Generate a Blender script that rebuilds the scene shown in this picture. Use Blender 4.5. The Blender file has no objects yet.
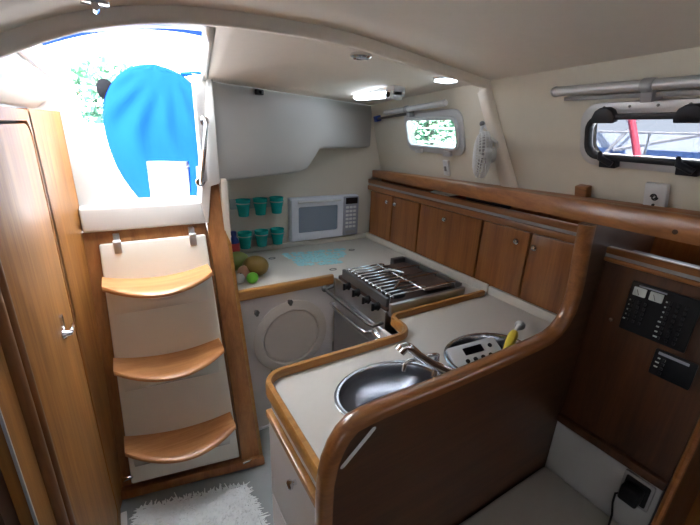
import bpy, bmesh, math, random
from mathutils import Vector, Matrix
random.seed(7)
PI = math.pi
SC = bpy.context.scene
COL = SC.collection

# ------------------------------------------------------------------ materials
def nodes_of(m):
    m.use_nodes = True
    nt = m.node_tree
    return nt, nt.nodes, nt.links, nt.nodes['Principled BSDF']

def lin(c):
    return tuple(((v/255)/12.92 if v/255 <= .04045 else ((v/255+.055)/1.055)**2.4) for v in c)

def mat(name, rgb, rough=.5, metal=0., noise=.06, scale=12., bump=0., coat=0., spec=.5, trans=0., ior=1.45, alpha=1.):
    m = bpy.data.materials.new(name)
    nt, N, L, b = nodes_of(m)
    c = lin(rgb)
    tc = N.new('ShaderNodeTexCoord'); no = N.new('ShaderNodeTexNoise')
    no.inputs['Scale'].default_value = scale; no.inputs['Detail'].default_value = 4
    L.new(tc.outputs['Object'], no.inputs['Vector'])
    mx = N.new('ShaderNodeMix'); mx.data_type = 'RGBA'
    mx.inputs['A'].default_value = (*[v*(1-noise) for v in c], 1)
    mx.inputs['B'].default_value = (*[min(1, v*(1+noise)) for v in c], 1)
    L.new(no.outputs['Fac'], mx.inputs['Factor'])
    L.new(mx.outputs['Result'], b.inputs['Base Color'])
    b.inputs['Roughness'].default_value = rough
    b.inputs['Metallic'].default_value = metal
    b.inputs['Coat Weight'].default_value = coat
    b.inputs['Coat Roughness'].default_value = .12
    b.inputs['Specular IOR Level'].default_value = spec
    b.inputs['Transmission Weight'].default_value = trans
    b.inputs['IOR'].default_value = ior
    b.inputs['Alpha'].default_value = alpha
    if bump:
        bp = N.new('ShaderNodeBump'); bp.inputs['Strength'].default_value = bump; bp.inputs['Distance'].default_value = .004
        L.new(no.outputs['Fac'], bp.inputs['Height']); L.new(bp.outputs['Normal'], b.inputs['Normal'])
    return m

def wood(name, light, dark, axis='Z', rough=.35, coat=.35, ring=1.0):
    m = bpy.data.materials.new(name)
    nt, N, L, b = nodes_of(m)
    tc = N.new('ShaderNodeTexCoord'); mp = N.new('ShaderNodeMapping')
    s = [26., 26., 26.]; s['XYZ'.index(axis)] = 1.6
    mp.inputs['Scale'].default_value = s
    L.new(tc.outputs['Object'], mp.inputs['Vector'])
    n1 = N.new('ShaderNodeTexNoise'); n1.inputs['Scale'].default_value = 1.0*ring; n1.inputs['Detail'].default_value = 6
    n1.inputs['Roughness'].default_value = .62; n1.inputs['Distortion'].default_value = .6
    L.new(mp.outputs['Vector'], n1.inputs['Vector'])
    n2 = N.new('ShaderNodeTexNoise'); n2.inputs['Scale'].default_value = 7.; n2.inputs['Detail'].default_value = 3
    L.new(mp.outputs['Vector'], n2.inputs['Vector'])
    ad = N.new('ShaderNodeMath'); ad.operation = 'MULTIPLY_ADD'
    ad.inputs[1].default_value = .3; L.new(n2.outputs['Fac'], ad.inputs[0]); L.new(n1.outputs['Fac'], ad.inputs[2])
    r = N.new('ShaderNodeValToRGB')
    e = r.color_ramp.elements
    e[0].position = .42; e[0].color = (*lin(dark), 1)
    e[1].position = .86; e[1].color = (*lin(light), 1)
    L.new(ad.outputs[0], r.inputs['Fac']); L.new(r.outputs['Color'], b.inputs['Base Color'])
    b.inputs['Roughness'].default_value = rough
    b.inputs['Coat Weight'].default_value = coat; b.inputs['Coat Roughness'].default_value = .18
    return m

def emis(name, rgb, strength):
    m = bpy.data.materials.new(name)
    nt, N, L, b = nodes_of(m)
    b.inputs['Base Color'].default_value = (*lin(rgb), 1)
    b.inputs['Emission Color'].default_value = (*lin(rgb), 1)
    b.inputs['Emission Strength'].default_value = strength
    return m

def thin_glass(name, tint, gloss=.03):
    m = bpy.data.materials.new(name)
    nt, N, L, b = nodes_of(m)
    tr = N.new('ShaderNodeBsdfTransparent'); tr.inputs['Color'].default_value = (*[math.sqrt(v) for v in tint], 1)
    gl = N.new('ShaderNodeBsdfGlossy'); gl.inputs['Roughness'].default_value = .03
    mx = N.new('ShaderNodeMixShader'); mx.inputs[0].default_value = gloss
    L.new(tr.outputs[0], mx.inputs[1]); L.new(gl.outputs[0], mx.inputs[2])
    L.new(mx.outputs[0], N['Material Output'].inputs['Surface'])
    return m

M = {}
M['head'] = mat('headliner_vinyl', (228, 221, 210), .75, noise=.03, scale=30, bump=.05)
M['side'] = mat('cabin_side_vinyl', (203, 198, 184), .75, noise=.03, scale=30, bump=.05)
M['gel'] = mat('white_gelcoat', (218, 217, 214), .35, noise=.02, scale=6, coat=.2)
M['mould'] = mat('shaded_white_moulding', (176, 174, 172), .5, noise=.03, scale=6)  # white gelcoat greyed, painting in the dimness at the aft end
M['aft_wall'] = mat('cream_wall_lining', (204, 198, 186), .6, noise=.03, scale=8)
M['ladder_white'] = mat('cream_gelcoat', (238, 234, 222), .12, noise=.015, scale=5, coat=.6)
M['counter'] = mat('white_laminate', (204, 200, 192), .35, noise=.03, scale=60)
M['cab_white'] = mat('white_laminate_panel', (205, 200, 198), .4, noise=.03, scale=8)
M['floor'] = mat('grey_sole', (142, 149, 151), .45, noise=.07, scale=20, bump=.05)
M['door_wood'] = wood('teak_door', (172, 118, 56), (128, 80, 34), 'Z', .5, .08)
M['frame_wood'] = wood('teak_frame', (136, 88, 46), (94, 56, 28), 'Z', .35, .35)
M['stair_wood'] = wood('teak_surround', (164, 110, 62), (122, 76, 38), 'Z', .42, .2)
M['tread_wood'] = wood('light_teak_tread', (214, 158, 104), (180, 116, 64), 'X', .35, .3)
M['lock_wood'] = wood('teak_locker', (158, 102, 52), (118, 68, 32), 'Z', .35, .35)
M['rail_wood'] = wood('teak_rail', (160, 104, 56), (116, 70, 34), 'Y', .35, .35)
M['part_wood'] = wood('shaded_teak', (88, 54, 32), (58, 33, 19), 'X', .4, .3)  # teak darkened to put the partition's shade into its colour
M['nav_wood'] = wood('shaded_teak_cabinet', (84, 50, 28), (56, 31, 17), 'Z', .4, .3)  # same teak, with the chart corner's shade painted into the colour
M['edge_wood'] = wood('teak_edging', (184, 134, 70), (146, 98, 46), 'X', .3, .4)
M['cap_wood'] = wood('teak_cap', (150, 98, 54), (110, 66, 34), 'X', .28, .5)
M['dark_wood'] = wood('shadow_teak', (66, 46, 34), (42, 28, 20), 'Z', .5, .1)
M['groove'] = mat('dark_groove', (70, 46, 28), .7)
M['chrome'] = mat('chrome', (228, 230, 233), .18, 1., noise=.01)
M['steel'] = mat('brushed_steel', (192, 193, 196), .36, 1., noise=.05, scale=40)
M['sink_steel'] = mat('polished_sink_steel', (186, 188, 192), .22, 1., noise=.04, scale=40)
M['steel_dark'] = mat('dark_steel', (112, 110, 110), .45, .75, noise=.08, scale=30)
M['alu'] = mat('satin_aluminium', (200, 201, 203), .45, .5, noise=.03)
M['black'] = mat('black_plastic', (22, 23, 26), .4, noise=.1)
M['switch_black'] = mat('switch_black', (44, 44, 48), .4)
M['dull_black'] = mat('dull_black', (14, 15, 18), .9, spec=.05)
M['gasket'] = mat('black_rubber', (24, 26, 36), .45, noise=.1)
M['enamel'] = mat('brown_black_enamel', (84, 64, 56), .5, noise=.1)
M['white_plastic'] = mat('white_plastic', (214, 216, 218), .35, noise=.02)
M['grey_plastic'] = mat('grey_plastic', (150, 150, 152), .4, noise=.03)
M['beige_panel'] = mat('hatch_beige', (188, 180, 172), .42, noise=.03)
M['mw_body'] = mat('microwave_white', (222, 226, 236), .35, noise=.02)
M['mw_glass'] = mat('microwave_window', (134, 146, 162), .3, noise=.05, coat=.4)
M['mw_panel'] = mat('microwave_panel', (150, 153, 166), .4, noise=.03)
M['display'] = mat('dark_display', (14, 18, 30), .15, noise=.05)
M['blue'] = mat('blue_canvas', (2, 46, 116), .9, noise=.06, scale=5, bump=.12, spec=.1)
M['teal'] = mat('teal_plastic', (20, 166, 160), .25, noise=.05)
M['clear'] = mat('clear_acrylic', (205, 222, 222), .2, noise=.02, trans=.4)
M['aqua'] = mat('aqua_plastic', (160, 222, 230), .4, noise=.22, scale=40)
M['cushion'] = mat('white_vinyl', (166, 164, 159), .55, noise=.03, bump=.1, scale=40)
M['backwhite'] = mat('white_vinyl_back', (172, 172, 174), .5, noise=.03)
M['mat_wool'] = mat('white_shag', (236, 241, 243), .95, noise=.04, scale=60)
M['papaya'] = mat('papaya_skin', (132, 104, 44), .45, noise=.4, scale=7)
M['mango'] = mat('green_mango_skin', (126, 136, 70), .45, noise=.2, scale=9)
M['lime'] = mat('lime_skin', (98, 176, 44), .4, noise=.12, scale=30, bump=.1)
M['onion'] = mat('pink_onion_skin', (196, 148, 120), .5, noise=.15)
M['garlic'] = mat('garlic_skin', (206, 204, 204), .5, noise=.08)
M['stem'] = mat('stem_brown', (98, 78, 44), .7)
M['bottle_blue'] = mat('blue_bottle', (36, 60, 132), .3)
M['red'] = mat('red_plastic', (206, 70, 74), .45)
M['redpole'] = mat('red_painted_post', (236, 92, 110), .5)
M['yellow'] = mat('yellow_plastic', (226, 206, 70), .4)
M['paper'] = mat('white_paper', (214, 214, 212), .8)
M['navy'] = mat('navy_cloth', (36, 36, 52), .9, noise=.2, bump=.2)
M['maroon'] = mat('maroon_cloth', (110, 40, 34), .9, noise=.2)
M['leaf'] = mat('foliage_green', (112, 150, 122), .7, noise=.3, scale=4)
M['bark'] = mat('bark', (112, 98, 84), .9, noise=.2)
M['cock'] = mat('cockpit_gelcoat', (236, 238, 240), .4, noise=.01)
M['water'] = mat('harbour_water', (108, 136, 166), .12, noise=.15, scale=.8, bump=.3)
M['hull'] = mat('boat_white', (214, 218, 226), .35, noise=.03, scale=2)
M['boat_glass'] = mat('boat_window', (78, 104, 150), .2, noise=.1)
M['boat_rope'] = mat('pale_wire', (206, 200, 196), .4, noise=.05)
mc = bpy.data.materials.new('unseen_diffusing_canvas'); nt, N, L, b = nodes_of(mc)
tl = N.new('ShaderNodeBsdfTranslucent'); tl.inputs['Color'].default_value = (.95, .96, .97, 1)
nz = N.new('ShaderNodeTexNoise'); nz.inputs['Scale'].default_value = 40
b.inputs['Base Color'].default_value = (.85, .87, .9, 1); mx = N.new('ShaderNodeMixShader'); mx.inputs[0].default_value = .9
L.new(b.outputs[0], mx.inputs[1]); L.new(tl.outputs[0], mx.inputs[2]); L.new(mx.outputs[0], N['Material Output'].inputs['Surface'])
M['diffusing_canopy'] = mc
M['glass1'] = thin_glass('clear_pane', (.42, .50, .47))
M['glass2'] = thin_glass('tinted_pane', (.085, .092, .106))
M['tube'] = emis('lamp_lens', (228, 240, 255), 7.)
M['meter'] = mat('meter_face', (186, 192, 190), .5)

# ------------------------------------------------------------------ mesh helpers
def bmn(): return bmesh.new()

def add_box(bm, lo, hi, mtx=None):
    r = bmesh.ops.create_cube(bm, size=1)
    vs = r['verts']
    for v in vs:
        v.co = Vector([lo[i] + (v.co[i]+.5)*(hi[i]-lo[i]) for i in range(3)])
        if mtx: v.co = mtx @ v.co
    return vs

def add_tube(bm, pts, r, seg=10, closed=False, cap=True):
    pts = [Vector(p) for p in pts]
    n = len(pts); rings = []
    rad = r if hasattr(r, '__len__') else [r]*n
    up = None
    for i, p in enumerate(pts):
        if closed: t = pts[(i+1) % n]-pts[i-1]
        else: t = pts[min(i+1, n-1)]-pts[max(i-1, 0)]
        t.normalize()
        if up is None:
            up = t.orthogonal().normalized()
        else:
            up = (up-t*up.dot(t))
            if up.length < 1e-6: up = t.orthogonal()
            up.normalize()
        b = t.cross(up)
        rings.append([bm.verts.new(p+(up*math.cos(2*PI*k/seg)+b*math.sin(2*PI*k/seg))*rad[i]) for k in range(seg)])
    for i in range(n if closed else n-1):
        A, B = rings[i], rings[(i+1) % n]
        if closed and i == n-1:  # align
            off = min(range(seg), key=lambda o: (A[0].co-B[o].co).length)
            B = B[off:]+B[:off]
        for k in range(seg):
            bm.faces.new((A[k], A[(k+1) % seg], B[(k+1) % seg], B[k]))
    if cap and not closed:
        bm.faces.new(rings[0][::-1]); bm.faces.new(rings[-1])

def add_lathe(bm, prof, seg=24, mtx=None, a0=0, close_ends=True):
    rings = []
    for r, z in prof:
        if r < 1e-6:
            v = bm.verts.new((0, 0, z)); rings.append([v])
        else:
            rings.append([bm.verts.new((r*math.cos(a0+2*PI*k/seg), r*math.sin(a0+2*PI*k/seg), z)) for k in range(seg)])
    fs = []
    for A, B in zip(rings, rings[1:]):
        for k in range(seg):
            a = [A[k % len(A)], A[(k+1) % len(A)], B[(k+1) % len(B)], B[k % len(B)]]
            u = []
            for v in a:
                if v not in u: u.append(v)
            if len(u) >= 3:
                fs.append(bm.faces.new(u))
    if close_ends:
        for R_, fl in ((rings[0], 1), (rings[-1], 0)):
            if len(R_) > 2: bm.faces.new(R_[::-1] if fl else R_)
    if mtx:
        for R_ in rings:
            for v in R_: v.co = mtx @ v.co

def add_ball(bm, c, rad, seg=18, rings=12, mtx=None):
    m = Matrix.Translation(Vector(c)) @ (mtx or Matrix()) @ Matrix.Diagonal((*((rad,)*3 if not hasattr(rad, '__len__') else rad), 1))
    bmesh.ops.create_uvsphere(bm, u_segments=seg, v_segments=rings, radius=1, matrix=m)

def rrect(x0, y0, x1, y1, r, n=6):
    out = []
    rr = r if hasattr(r, '__len__') else (r,)*4
    for (cx, cy, a, q) in ((x1-rr[0], y1-rr[0], 0, rr[0]), (x0+rr[1], y1-rr[1], 90, rr[1]), (x0+rr[2], y0+rr[2], 180, rr[2]), (x1-rr[3], y0+rr[3], 270, rr[3])):
        if q <= 0: out.append((cx, cy)); continue
        for k in range(n+1):
            t = math.radians(a+90*k/n); out.append((cx+q*math.cos(t), cy+q*math.sin(t)))
    return out

def circ(cx, cy, rx, ry=None, n=32):
    ry = ry or rx
    return [(cx+rx*math.cos(2*PI*k/n), cy+ry*math.sin(2*PI*k/n)) for k in range(n)]

def plate(bm, outer, holes, mtx, thick):
    """flat outline with holes in the local XY plane, thick along local +Z, placed by mtx"""
    tmp = bmesh.new()
    for loop in [outer]+list(holes):
        vs = [tmp.verts.new((x, y, 0)) for x, y in loop]
        for a, b in zip(vs, vs[1:]+vs[:1]): tmp.edges.new((a, b))
    if holes:
        bmesh.ops.triangle_fill(tmp, use_beauty=True, use_dissolve=False, edges=tmp.edges[:], normal=(0, 0, 1))
    else:
        tmp.faces.new(tmp.verts[:])
    bmesh.ops.recalc_face_normals(tmp, faces=tmp.faces[:])
    for f in tmp.faces:
        if f.normal.z < 0: f.normal_flip()
    g = bmesh.ops.extrude_face_region(tmp, geom=tmp.faces[:])
    vs = [v for v in g['geom'] if isinstance(v, bmesh.types.BMVert)]
    bmesh.ops.translate(tmp, vec=(0, 0, thick), verts=vs)
    bmesh.ops.recalc_face_normals(tmp, faces=tmp.faces[:])
    mp = {v: bm.verts.new(mtx @ v.co) for v in tmp.verts}
    for f in tmp.faces: bm.faces.new([mp[v] for v in f.verts])
    tmp.free()

def grid_surface(bm, rows):
    V = [[bm.verts.new(p) for p in r] for r in rows]
    for a, b in zip(V, V[1:]):
        for k in range(len(a)-1):
            bm.faces.new((a[k], a[k+1], b[k+1], b[k]))
    return V

def frame(o, x, y, z):
    x, y, z = Vector(x).normalized(), Vector(y).normalized(), Vector(z).normalized()
    m = Matrix((x, y, z)).transposed().to_4x4(); m.translation = Vector(o)
    return m
XZ = lambda y: frame((0, y, 0), (1, 0, 0), (0, 0, 1), (0, -1, 0))      # local (x, z), thickness toward the viewer (-Y)
YZ = lambda x: frame((x, 0, 0), (0, 1, 0), (0, 0, 1), (1, 0, 0))       # local (y, z), thickness toward +X
XY = lambda z: frame((0, 0, z), (1, 0, 0), (0, 1, 0), (0, 0, 1))

ORG = {}
def empty(name, loc, label, cat, group=None, kind=None):
    o = bpy.data.objects.new(name, None); COL.objects.link(o)
    o.location = loc; o.empty_display_size = .05
    o['label'] = label; o['category'] = cat
    if group: o['group'] = group
    if kind: o['kind'] = kind
    ORG[o] = Vector(loc)
    return o

def obj(name, bm, m, parent=None, bevel=0., seg=2, smooth=True, angle=40, label=None, cat=None, group=None, kind=None, subd=0, local=False):
    """mesh in world coordinates (or local to the parent) -> one object"""
    o_ = Vector((0, 0, 0))
    if parent is not None and not local: o_ = ORG[parent]
    if parent is None and not local and len(bm.verts):
        lo = Vector([min(v.co[i] for v in bm.verts) for i in range(3)]); hi = Vector([max(v.co[i] for v in bm.verts) for i in range(3)])
        o_ = Vector(((lo.x+hi.x)/2, (lo.y+hi.y)/2, lo.z))
    for v in bm.verts: v.co -= o_
    bmesh.ops.recalc_face_normals(bm, faces=bm.faces[:])
    me = bpy.data.meshes.new(name); bm.to_mesh(me); bm.free()
    if smooth:
        for p in me.polygons: p.use_smooth = True
    ob = bpy.data.objects.new(name, me); COL.objects.link(ob)
    me.materials.append(M[m] if isinstance(m, str) else m)
    if parent is not None:
        ob.parent = parent; ORG[ob] = ORG.get(parent, Vector((0, 0, 0))) if not local else Vector((0, 0, 0))
    else:
        ob.location = o_; ORG[ob] = o_.copy()
    if bevel:
        b = ob.modifiers.new('Bevel', 'BEVEL'); b.width = bevel; b.segments = seg; b.limit_method = 'ANGLE'; b.angle_limit = math.radians(35)
        b.harden_normals = False
    if subd:
        s = ob.modifiers.new('Subsurf', 'SUBSURF'); s.levels = subd; s.render_levels = subd
    if smooth:
        es = ob.modifiers.new('Split', 'EDGE_SPLIT'); es.split_angle = math.radians(angle)
    if label: ob['label'] = label
    if cat: ob['category'] = cat
    if group: ob['group'] = group
    if kind: ob['kind'] = kind
    return ob

def struct(name, bm, m, **k): return obj(name, bm, m, kind='structure', **k)

def dup(root, loc, label=None, name=None):
    r = root.copy(); COL.objects.link(r); r.location = loc
    if label: r['label'] = label
    for ch in list(root.children):
        c = ch.copy(); COL.objects.link(c); c.parent = r
        for g in list(ch.children):
            d = g.copy(); COL.objects.link(d); d.parent = c
    return r

def pw(x, pts):
    """smooth (cubic hermite) interpolation through pts"""
    n = len(pts)
    if x <= pts[0][0]:
        a, b = pts[0], pts[1]; return a[1]+(x-a[0])*(b[1]-a[1])/(b[0]-a[0])
    if x >= pts[-1][0]:
        a, b = pts[-2], pts[-1]; return b[1]+(x-b[0])*(b[1]-a[1])/(b[0]-a[0])
    for i in range(n-1):
        if pts[i][0] <= x <= pts[i+1][0]:
            x0, y0 = pts[i]; x1, y1 = pts[i+1]; h = x1-x0
            def sl(j):
                a, b = pts[max(j-1, 0)], pts[min(j+1, n-1)]
                return (b[1]-a[1])/(b[0]-a[0])
            t = (x-x0)/h; m0, m1 = sl(i)*h, sl(i+1)*h
            return y0*(2*t**3-3*t**2+1)+m0*(t**3-2*t**2+t)+y1*(3*t**2-2*t**3)+m1*(t**3-t**2)

# ------------------------------------------------------------------ camera
cam = bpy.data.cameras.new('camera'); co = bpy.data.objects.new('camera', cam); COL.objects.link(co)
cam.sensor_fit = 'HORIZONTAL'; cam.sensor_width = 36; cam.lens = 373.44/700*36; cam.clip_start = .02; cam.clip_end = 200
PITCH, YAW, ROLL = .33826, .55437, .041491
Rr = Matrix.Rotation(ROLL, 3, 'Z')
B_ = Matrix(((1, 0, 0), (0, 0, -1), (0, 1, 0)))
co.matrix_world = Matrix.Translation((0, 0, 1.6)) @ (Matrix.Rotation(-YAW, 3, 'Z') @ Matrix.Rotation(-PITCH, 3, 'X') @ B_ @ Rr).to_4x4()
SC.camera = co

# ------------------------------------------------------------------ shell: floor
bm = bmn(); add_box(bm, (-1.5, -1.9, -.03), (1.75, 2.33, 0)); struct('floor', bm, 'floor')
bm = bmn(); add_box(bm, (-.199, 1.0, 0), (-.176, 1.475, .006)); struct('trim_1', bm, 'white_plastic', bevel=.002)
bm = bmn(); add_box(bm, (.40, 1.652, 0), (.93, 1.664, .012)); struct('trim_2', bm, 'white_plastic')

# ceiling profile across the boat
CP = [(-.9, 1.40), (-.5, 1.56), (-.3, 1.675), (-.156, 1.749), (-.08, 1.785), (0, 1.815), (.15, 1.847), (.33, 1.861), (.6, 1.871), (.845, 1.857), (.99, 1.846), (1.344, 1.818), (1.7, 1.79)]
P = lambda x: pw(x, CP)
def arch_y(x): return 1.04+.11*max(0., min(1.2, (x-.32)/1.02))
# inclined cabin side
T0 = Vector((1.25, .445, 1.812)); WN = Vector((-.95184475, .13601067, -.27475931))
WU = Vector((.13601067, .95184475, 0)).normalized()
WV = WN.cross(WU).normalized()
if WV.z < 0: WV = -WV
def wx(y, z): return 1.25+((y-.445)*WN.y+(z-1.812)*WN.z)/(-WN.x)
def wall_uv(y, z):
    p = Vector((wx(y, z), y, z))-T0
    return p.dot(WU), p.dot(WV)
WF = frame(T0, WU, WV, WN)          # local x aft along the wall, y up the wall, z into the cabin
WO = frame(T0, WU, WV, -WN)

xs = [-1.5+.1*i for i in range(12)]+[-.3+.05*i for i in range(42)]
def PS(x, y):
    b = max(0., min(1., (.5-y)/.45)); b = b*b*(3-2*b)
    zs_ = 1.871-.075*((x-.45)/1.0)**2
    return P(x)*(1-b)+zs_*b if x < .45 else P(x)
ys = [-1.9, -1.5, -1.0, -.5, -.1, 0, .1, .2, .3, .4, .5, .7, .9]
bm = bmn()
rows = []
for j in range(len(ys)+1):
    rows.append([(x, ys[j] if j < len(ys) else arch_y(x)+.02, PS(x, ys[j]) if j < len(ys) else P(x)) for x in xs])
V = [[bm.verts.new(p) for p in r] for r in rows]
for j, (a, b) in enumerate(zip(V, V[1:])):
    for k in range(len(xs)-1):
        xm = (xs[k]+xs[k+1])/2
        bm.faces.new((a[k], a[k+1], b[k+1], b[k]))
c = struct('ceiling', bm, 'head', angle=80)
so = c.modifiers.new('Solid', 'SOLIDIFY'); so.thickness = .04; so.offset = 1


# ring frame: arch under the ceiling and down the cabin side
bm = bmn()
path = []
for i in range(44):
    x = -.5+i*(1.345+.5)/43
    path.append((x, arch_y(x), P(x), 0))
def ring(pt, n_in, w, d):
    # cross-section: rectangle w along Y, d along inward normal, rounded
    out = []
    for (a, b) in ((0, 0), (.0, .7), (.12, 1.), (.6, 1.), (1., .1)):
        out.append(Vector(pt)+Vector((0, a*w, 0))+n_in*(b*d))
    return out
rws = []
for i, (x, y, z, _) in enumerate(path):
    dz = (P(x+.01)-P(x-.01))/.02
    n = Vector((dz, 0, -1)).normalized()
    rws.append(ring((x, y, z+.004), n, .055, .034))
# down the side
for k in range(1, 13):
    z = 1.818-(1.818-1.36)*k/12
    y = 1.155-.17*(k/12)**1.1
    x = wx(y, z)+.003
    rws.append(ring((x, y, z), WN.copy(), .065+.03*k/12, .040*(1-.45*k/12)))
grid_surface(bm, rws)
struct('trim_3', bm, 'head', angle=70)

# aft headliner, on both sides of the hatch, out to the crease with the moulding
FA, FB = Vector((.32, 1.70)), Vector((1.53, 2.28))
def face_y(x): return 1.70+(x-.32)*(.58/1.21)
bm = bmn()
rows = []
N_ = 26
for j in range(9):
    t = j/8; r = []
    for i in range(N_+1):
        s = i/N_
        xa = .27+(1.42-.27)*s; xc = .345+(1.60-.345)*s
        ya = arch_y(xa)+.05; yc = face_y(xc)+.002
        za = P(xa)-.006; zc = 1.768
        zz = za+(zc-za)*(t**1.3)
        r.append((xa+(xc-xa)*t, ya+(yc-ya)*t, zz))
    rows.append(r)
grid_surface(bm, rows)
c = struct('ceiling_aft', bm, 'head', angle=80)
so = c.modifiers.new('Solid', 'SOLIDIFY'); so.thickness = .05; so.offset = 1
# strip between arch and hatch opening, and the strip to the left of the hatch
bm = bmn()
rows = []
for j in range(6):
    r = []
    for i in range(13):
        x = -.5+(.285+.5)*i/12
        ye = 1.33 if x > 0 else 1.33+1.0*x
        r.append((x, 1.08+(min(ye, 1.70)-1.08)*j/5, P(x)-.006+.012*j/5))
    rows.append(r)
grid_surface(bm, rows)
c = struct('trim_4', bm, 'gel', angle=80)
so = c.modifiers.new('Solid', 'SOLIDIFY'); so.thickness = .03; so.offset = 1
# hatch side coamings (white, standing up around the open companionway hatch)
bm = bmn()
grid_surface(bm, [[(.27+.075*t, 1.2+.52*t, 1.845-.078*t+h) for t in (0, .25, .5, .75, 1)] for h in (0, .075)])
c = struct('trim_5', bm, 'gel'); so = c.modifiers.new('Solid', 'SOLIDIFY'); so.thickness = .02; so.offset = 0
bm = bmn()
add_box(bm, (-.60, 1.1, 1.775), (-.155, 1.78, 1.83)); struct('trim_6', bm, 'gel', bevel=.01)

# ------------------------------------------------------------------ cabin side with two portlights, plus unseen openings added for light
W2 = (*wall_uv(.215, 1.555), *wall_uv(.70, 1.675))
def rect_uv(y0, z0, y1, z1):
    a = wall_uv(y0, z0); b = wall_uv(y1, z1)
    zc = (z0+z1)/2; ua = wall_uv(y0, zc)[0]; ub = wall_uv(y1, zc)[0]
    return ua, a[1], ub, b[1]
w2 = rect_uv(.19, 1.552, .705, 1.682)
w1 = rect_uv(1.355, 1.532, 1.825, 1.688)
bm = bmn()
ulo, uhi = wall_uv(-1.9, 1.6)[0], wall_uv(2.45, 1.6)[0]
vlo, vhi = wall_uv(1, 1.18)[1], wall_uv(1, 1.86)[1]
plate(bm, [wall_uv(-1.9, 1.50), wall_uv(2.45, 1.30), (uhi, vhi), (ulo, vhi)], [rrect(*w2, .045), rrect(*w1, .045)]+[rrect(*rect_uv(a, 1.50, a+.60, 1.71), .045) for a in (-.70, -1.45)], WO, .03)  # last two openings are unseen, added forward to let daylight in
struct('wall_side', bm, 'side', smooth=False)

def portlight(name, w, glass, framemat, gasket, lab):
    u0, v0, u1, v1 = w
    root = bpy.data.objects.new(name, None); COL.objects.link(root); root.location = WF @ Vector(((u0+u1)/2, v0, 0)); ORG[root] = root.location.copy()
    root['kind'] = 'structure'; root['label'] = lab
    f = bmn()
    plate(f, rrect(u0-.028, v0-.026, u1+.028, v1+.034, .06), [rrect(u0+.004, v0+.004, u1-.004, v1-.004, .045)], WF, .012)
    obj('window_frame', f, framemat, root, bevel=.004)
    f = bmn()
    lin_ = [(x, y) for x, y in rrect(u0-.002, v0-.002, u1+.002, v1+.002, .047)]
    plate(f, lin_, [rrect(u0+.014, v0+.014, u1-.014, v1-.014, .034)], WF, .026)
    obj('gasket', f, gasket, root, bevel=.004)
    f = bmn(); plate(f, rrect(u0+.016, v0+.016, u1-.016, v1-.016, .034), [], WF @ Matrix.Translation((0, 0, .004)), .004)
    obj('pane', f, glass, root, smooth=False)
    return root
p2 = portlight('window_1', w2, 'glass2', 'alu', 'gasket', 'portlight with thick black seal and latches above the chart area')
p1 = portlight('window_2', w1, 'glass1', 'alu', 'alu', 'small portlight with grey metal frame above the galley lockers')
u0, v0, u1, v1 = w2
for uc in (u1-.06, u1-.285):
    f = bmn()
    plate(f, [(uc-.034, v1-.022), (uc+.034, v1-.022), (uc+.036, v1-.004), (uc+.026, v1+.014), (uc+.012, v1+.022), (uc-.012, v1+.022), (uc-.026, v1+.014), (uc-.036, v1-.004)], [], WF @ Matrix.Translation((0, 0, .010)), .024)
    obj('hinge', f, 'gasket', p2, bevel=.004)
for uc in (u1-.085, u1-.30):
    f = bmn()
    add_box(f, (uc-.026, v0-.022, .008), (uc+.026, v0+.004, .034), WF)
    add_tube(f, [WF @ Vector((uc-.02, v0-.008, .04)), WF @ Vector((uc+.014, v0+.012, .046)), WF @ Vector((uc+.02, v0+.03, .04))], [.009, .01, .006], 8)
    obj('latch', f, 'gasket', p2, bevel=.003)
for k in range(7):
    f = bmn(); add_lathe(f, [(.004, 0), (.004, .002), (.002, .003), (0, .003)], 8, WF @ Matrix.Translation((u1-.05-k*.075, v1+.021, .012)))
    obj('screw', f, 'steel_dark', p2)
u0, v0, u1, v1 = w1
for uc in (u0+.10, u1-.11):
    f = bmn(); add_box(f, (uc-.03, v0-.03, .008), (uc+.03, v0-.004, .03), WF); obj('latch', f, 'alu', p1, bevel=.004)

# curtain rails
def curtain_rail(y0, z0, y1, z1, yb, ty0, tz0, ty1, tz1, label, end):
    off = .05
    A = WF @ Vector((*wall_uv(y0, z0), off)); Bp = WF @ Vector((*wall_uv(y1, z1), off))
    root = empty('curtain_rail', A, label, 'curtain rail', 'curtain rails above the portlights')
    f = bmn(); add_tube(f, [A, A+(Bp-A)*.5, Bp], .0145, 14); obj('tube', f, 'alu', root)
    for E, d in ((A, (A-Bp).normalized()), (Bp, (Bp-A).normalized())):
        f = bmn(); add_tube(f, [E, E+d*.012], [.0165, .012], 14); obj('end_cap', f, 'alu', root)
    t = bmn(); C_ = WF @ Vector((*wall_uv(ty0, tz0), .02)); D_ = WF @ Vector((*wall_uv(ty1, tz1), .02))
    d = (D_-C_).normalized(); n = WN.copy(); s = n.cross(d)
    m = frame(C_, d, s, n); add_box(t, (0, -.006, -.019), ((D_-C_).length, .006, .012), m)
    obj('track', t, 'grey_plastic' if end is None else 'steel_dark', root, bevel=.002)
    tb = (yb-y0)/(y1-y0); q = A+(Bp-A)*tb
    f = bmn(); uv = wall_uv(q.y, z0+(z1-z0)*tb)
    add_box(f, (uv[0]-.016, uv[1]-.045, -.002), (uv[0]+.016, uv[1]-.005, .045), WF)
    add_tube(f, [q-(Bp-A).normalized()*.016, q+(Bp-A).normalized()*.016], .018, 12)
    obj('bracket', f, 'grey_plastic', root, bevel=.003)
    if end:
        f = bmn(); add_box(f, (-.02, -.018, -.018), (.02, .018, .02), m); obj('end_stop', f, end, root, bevel=.004)
    return root
curtain_rail(.80, 1.762, .15, 1.755, .52, .785, 1.735, .15, 1.727, 'silver curtain rail above the black sealed portlight', None)
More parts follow.
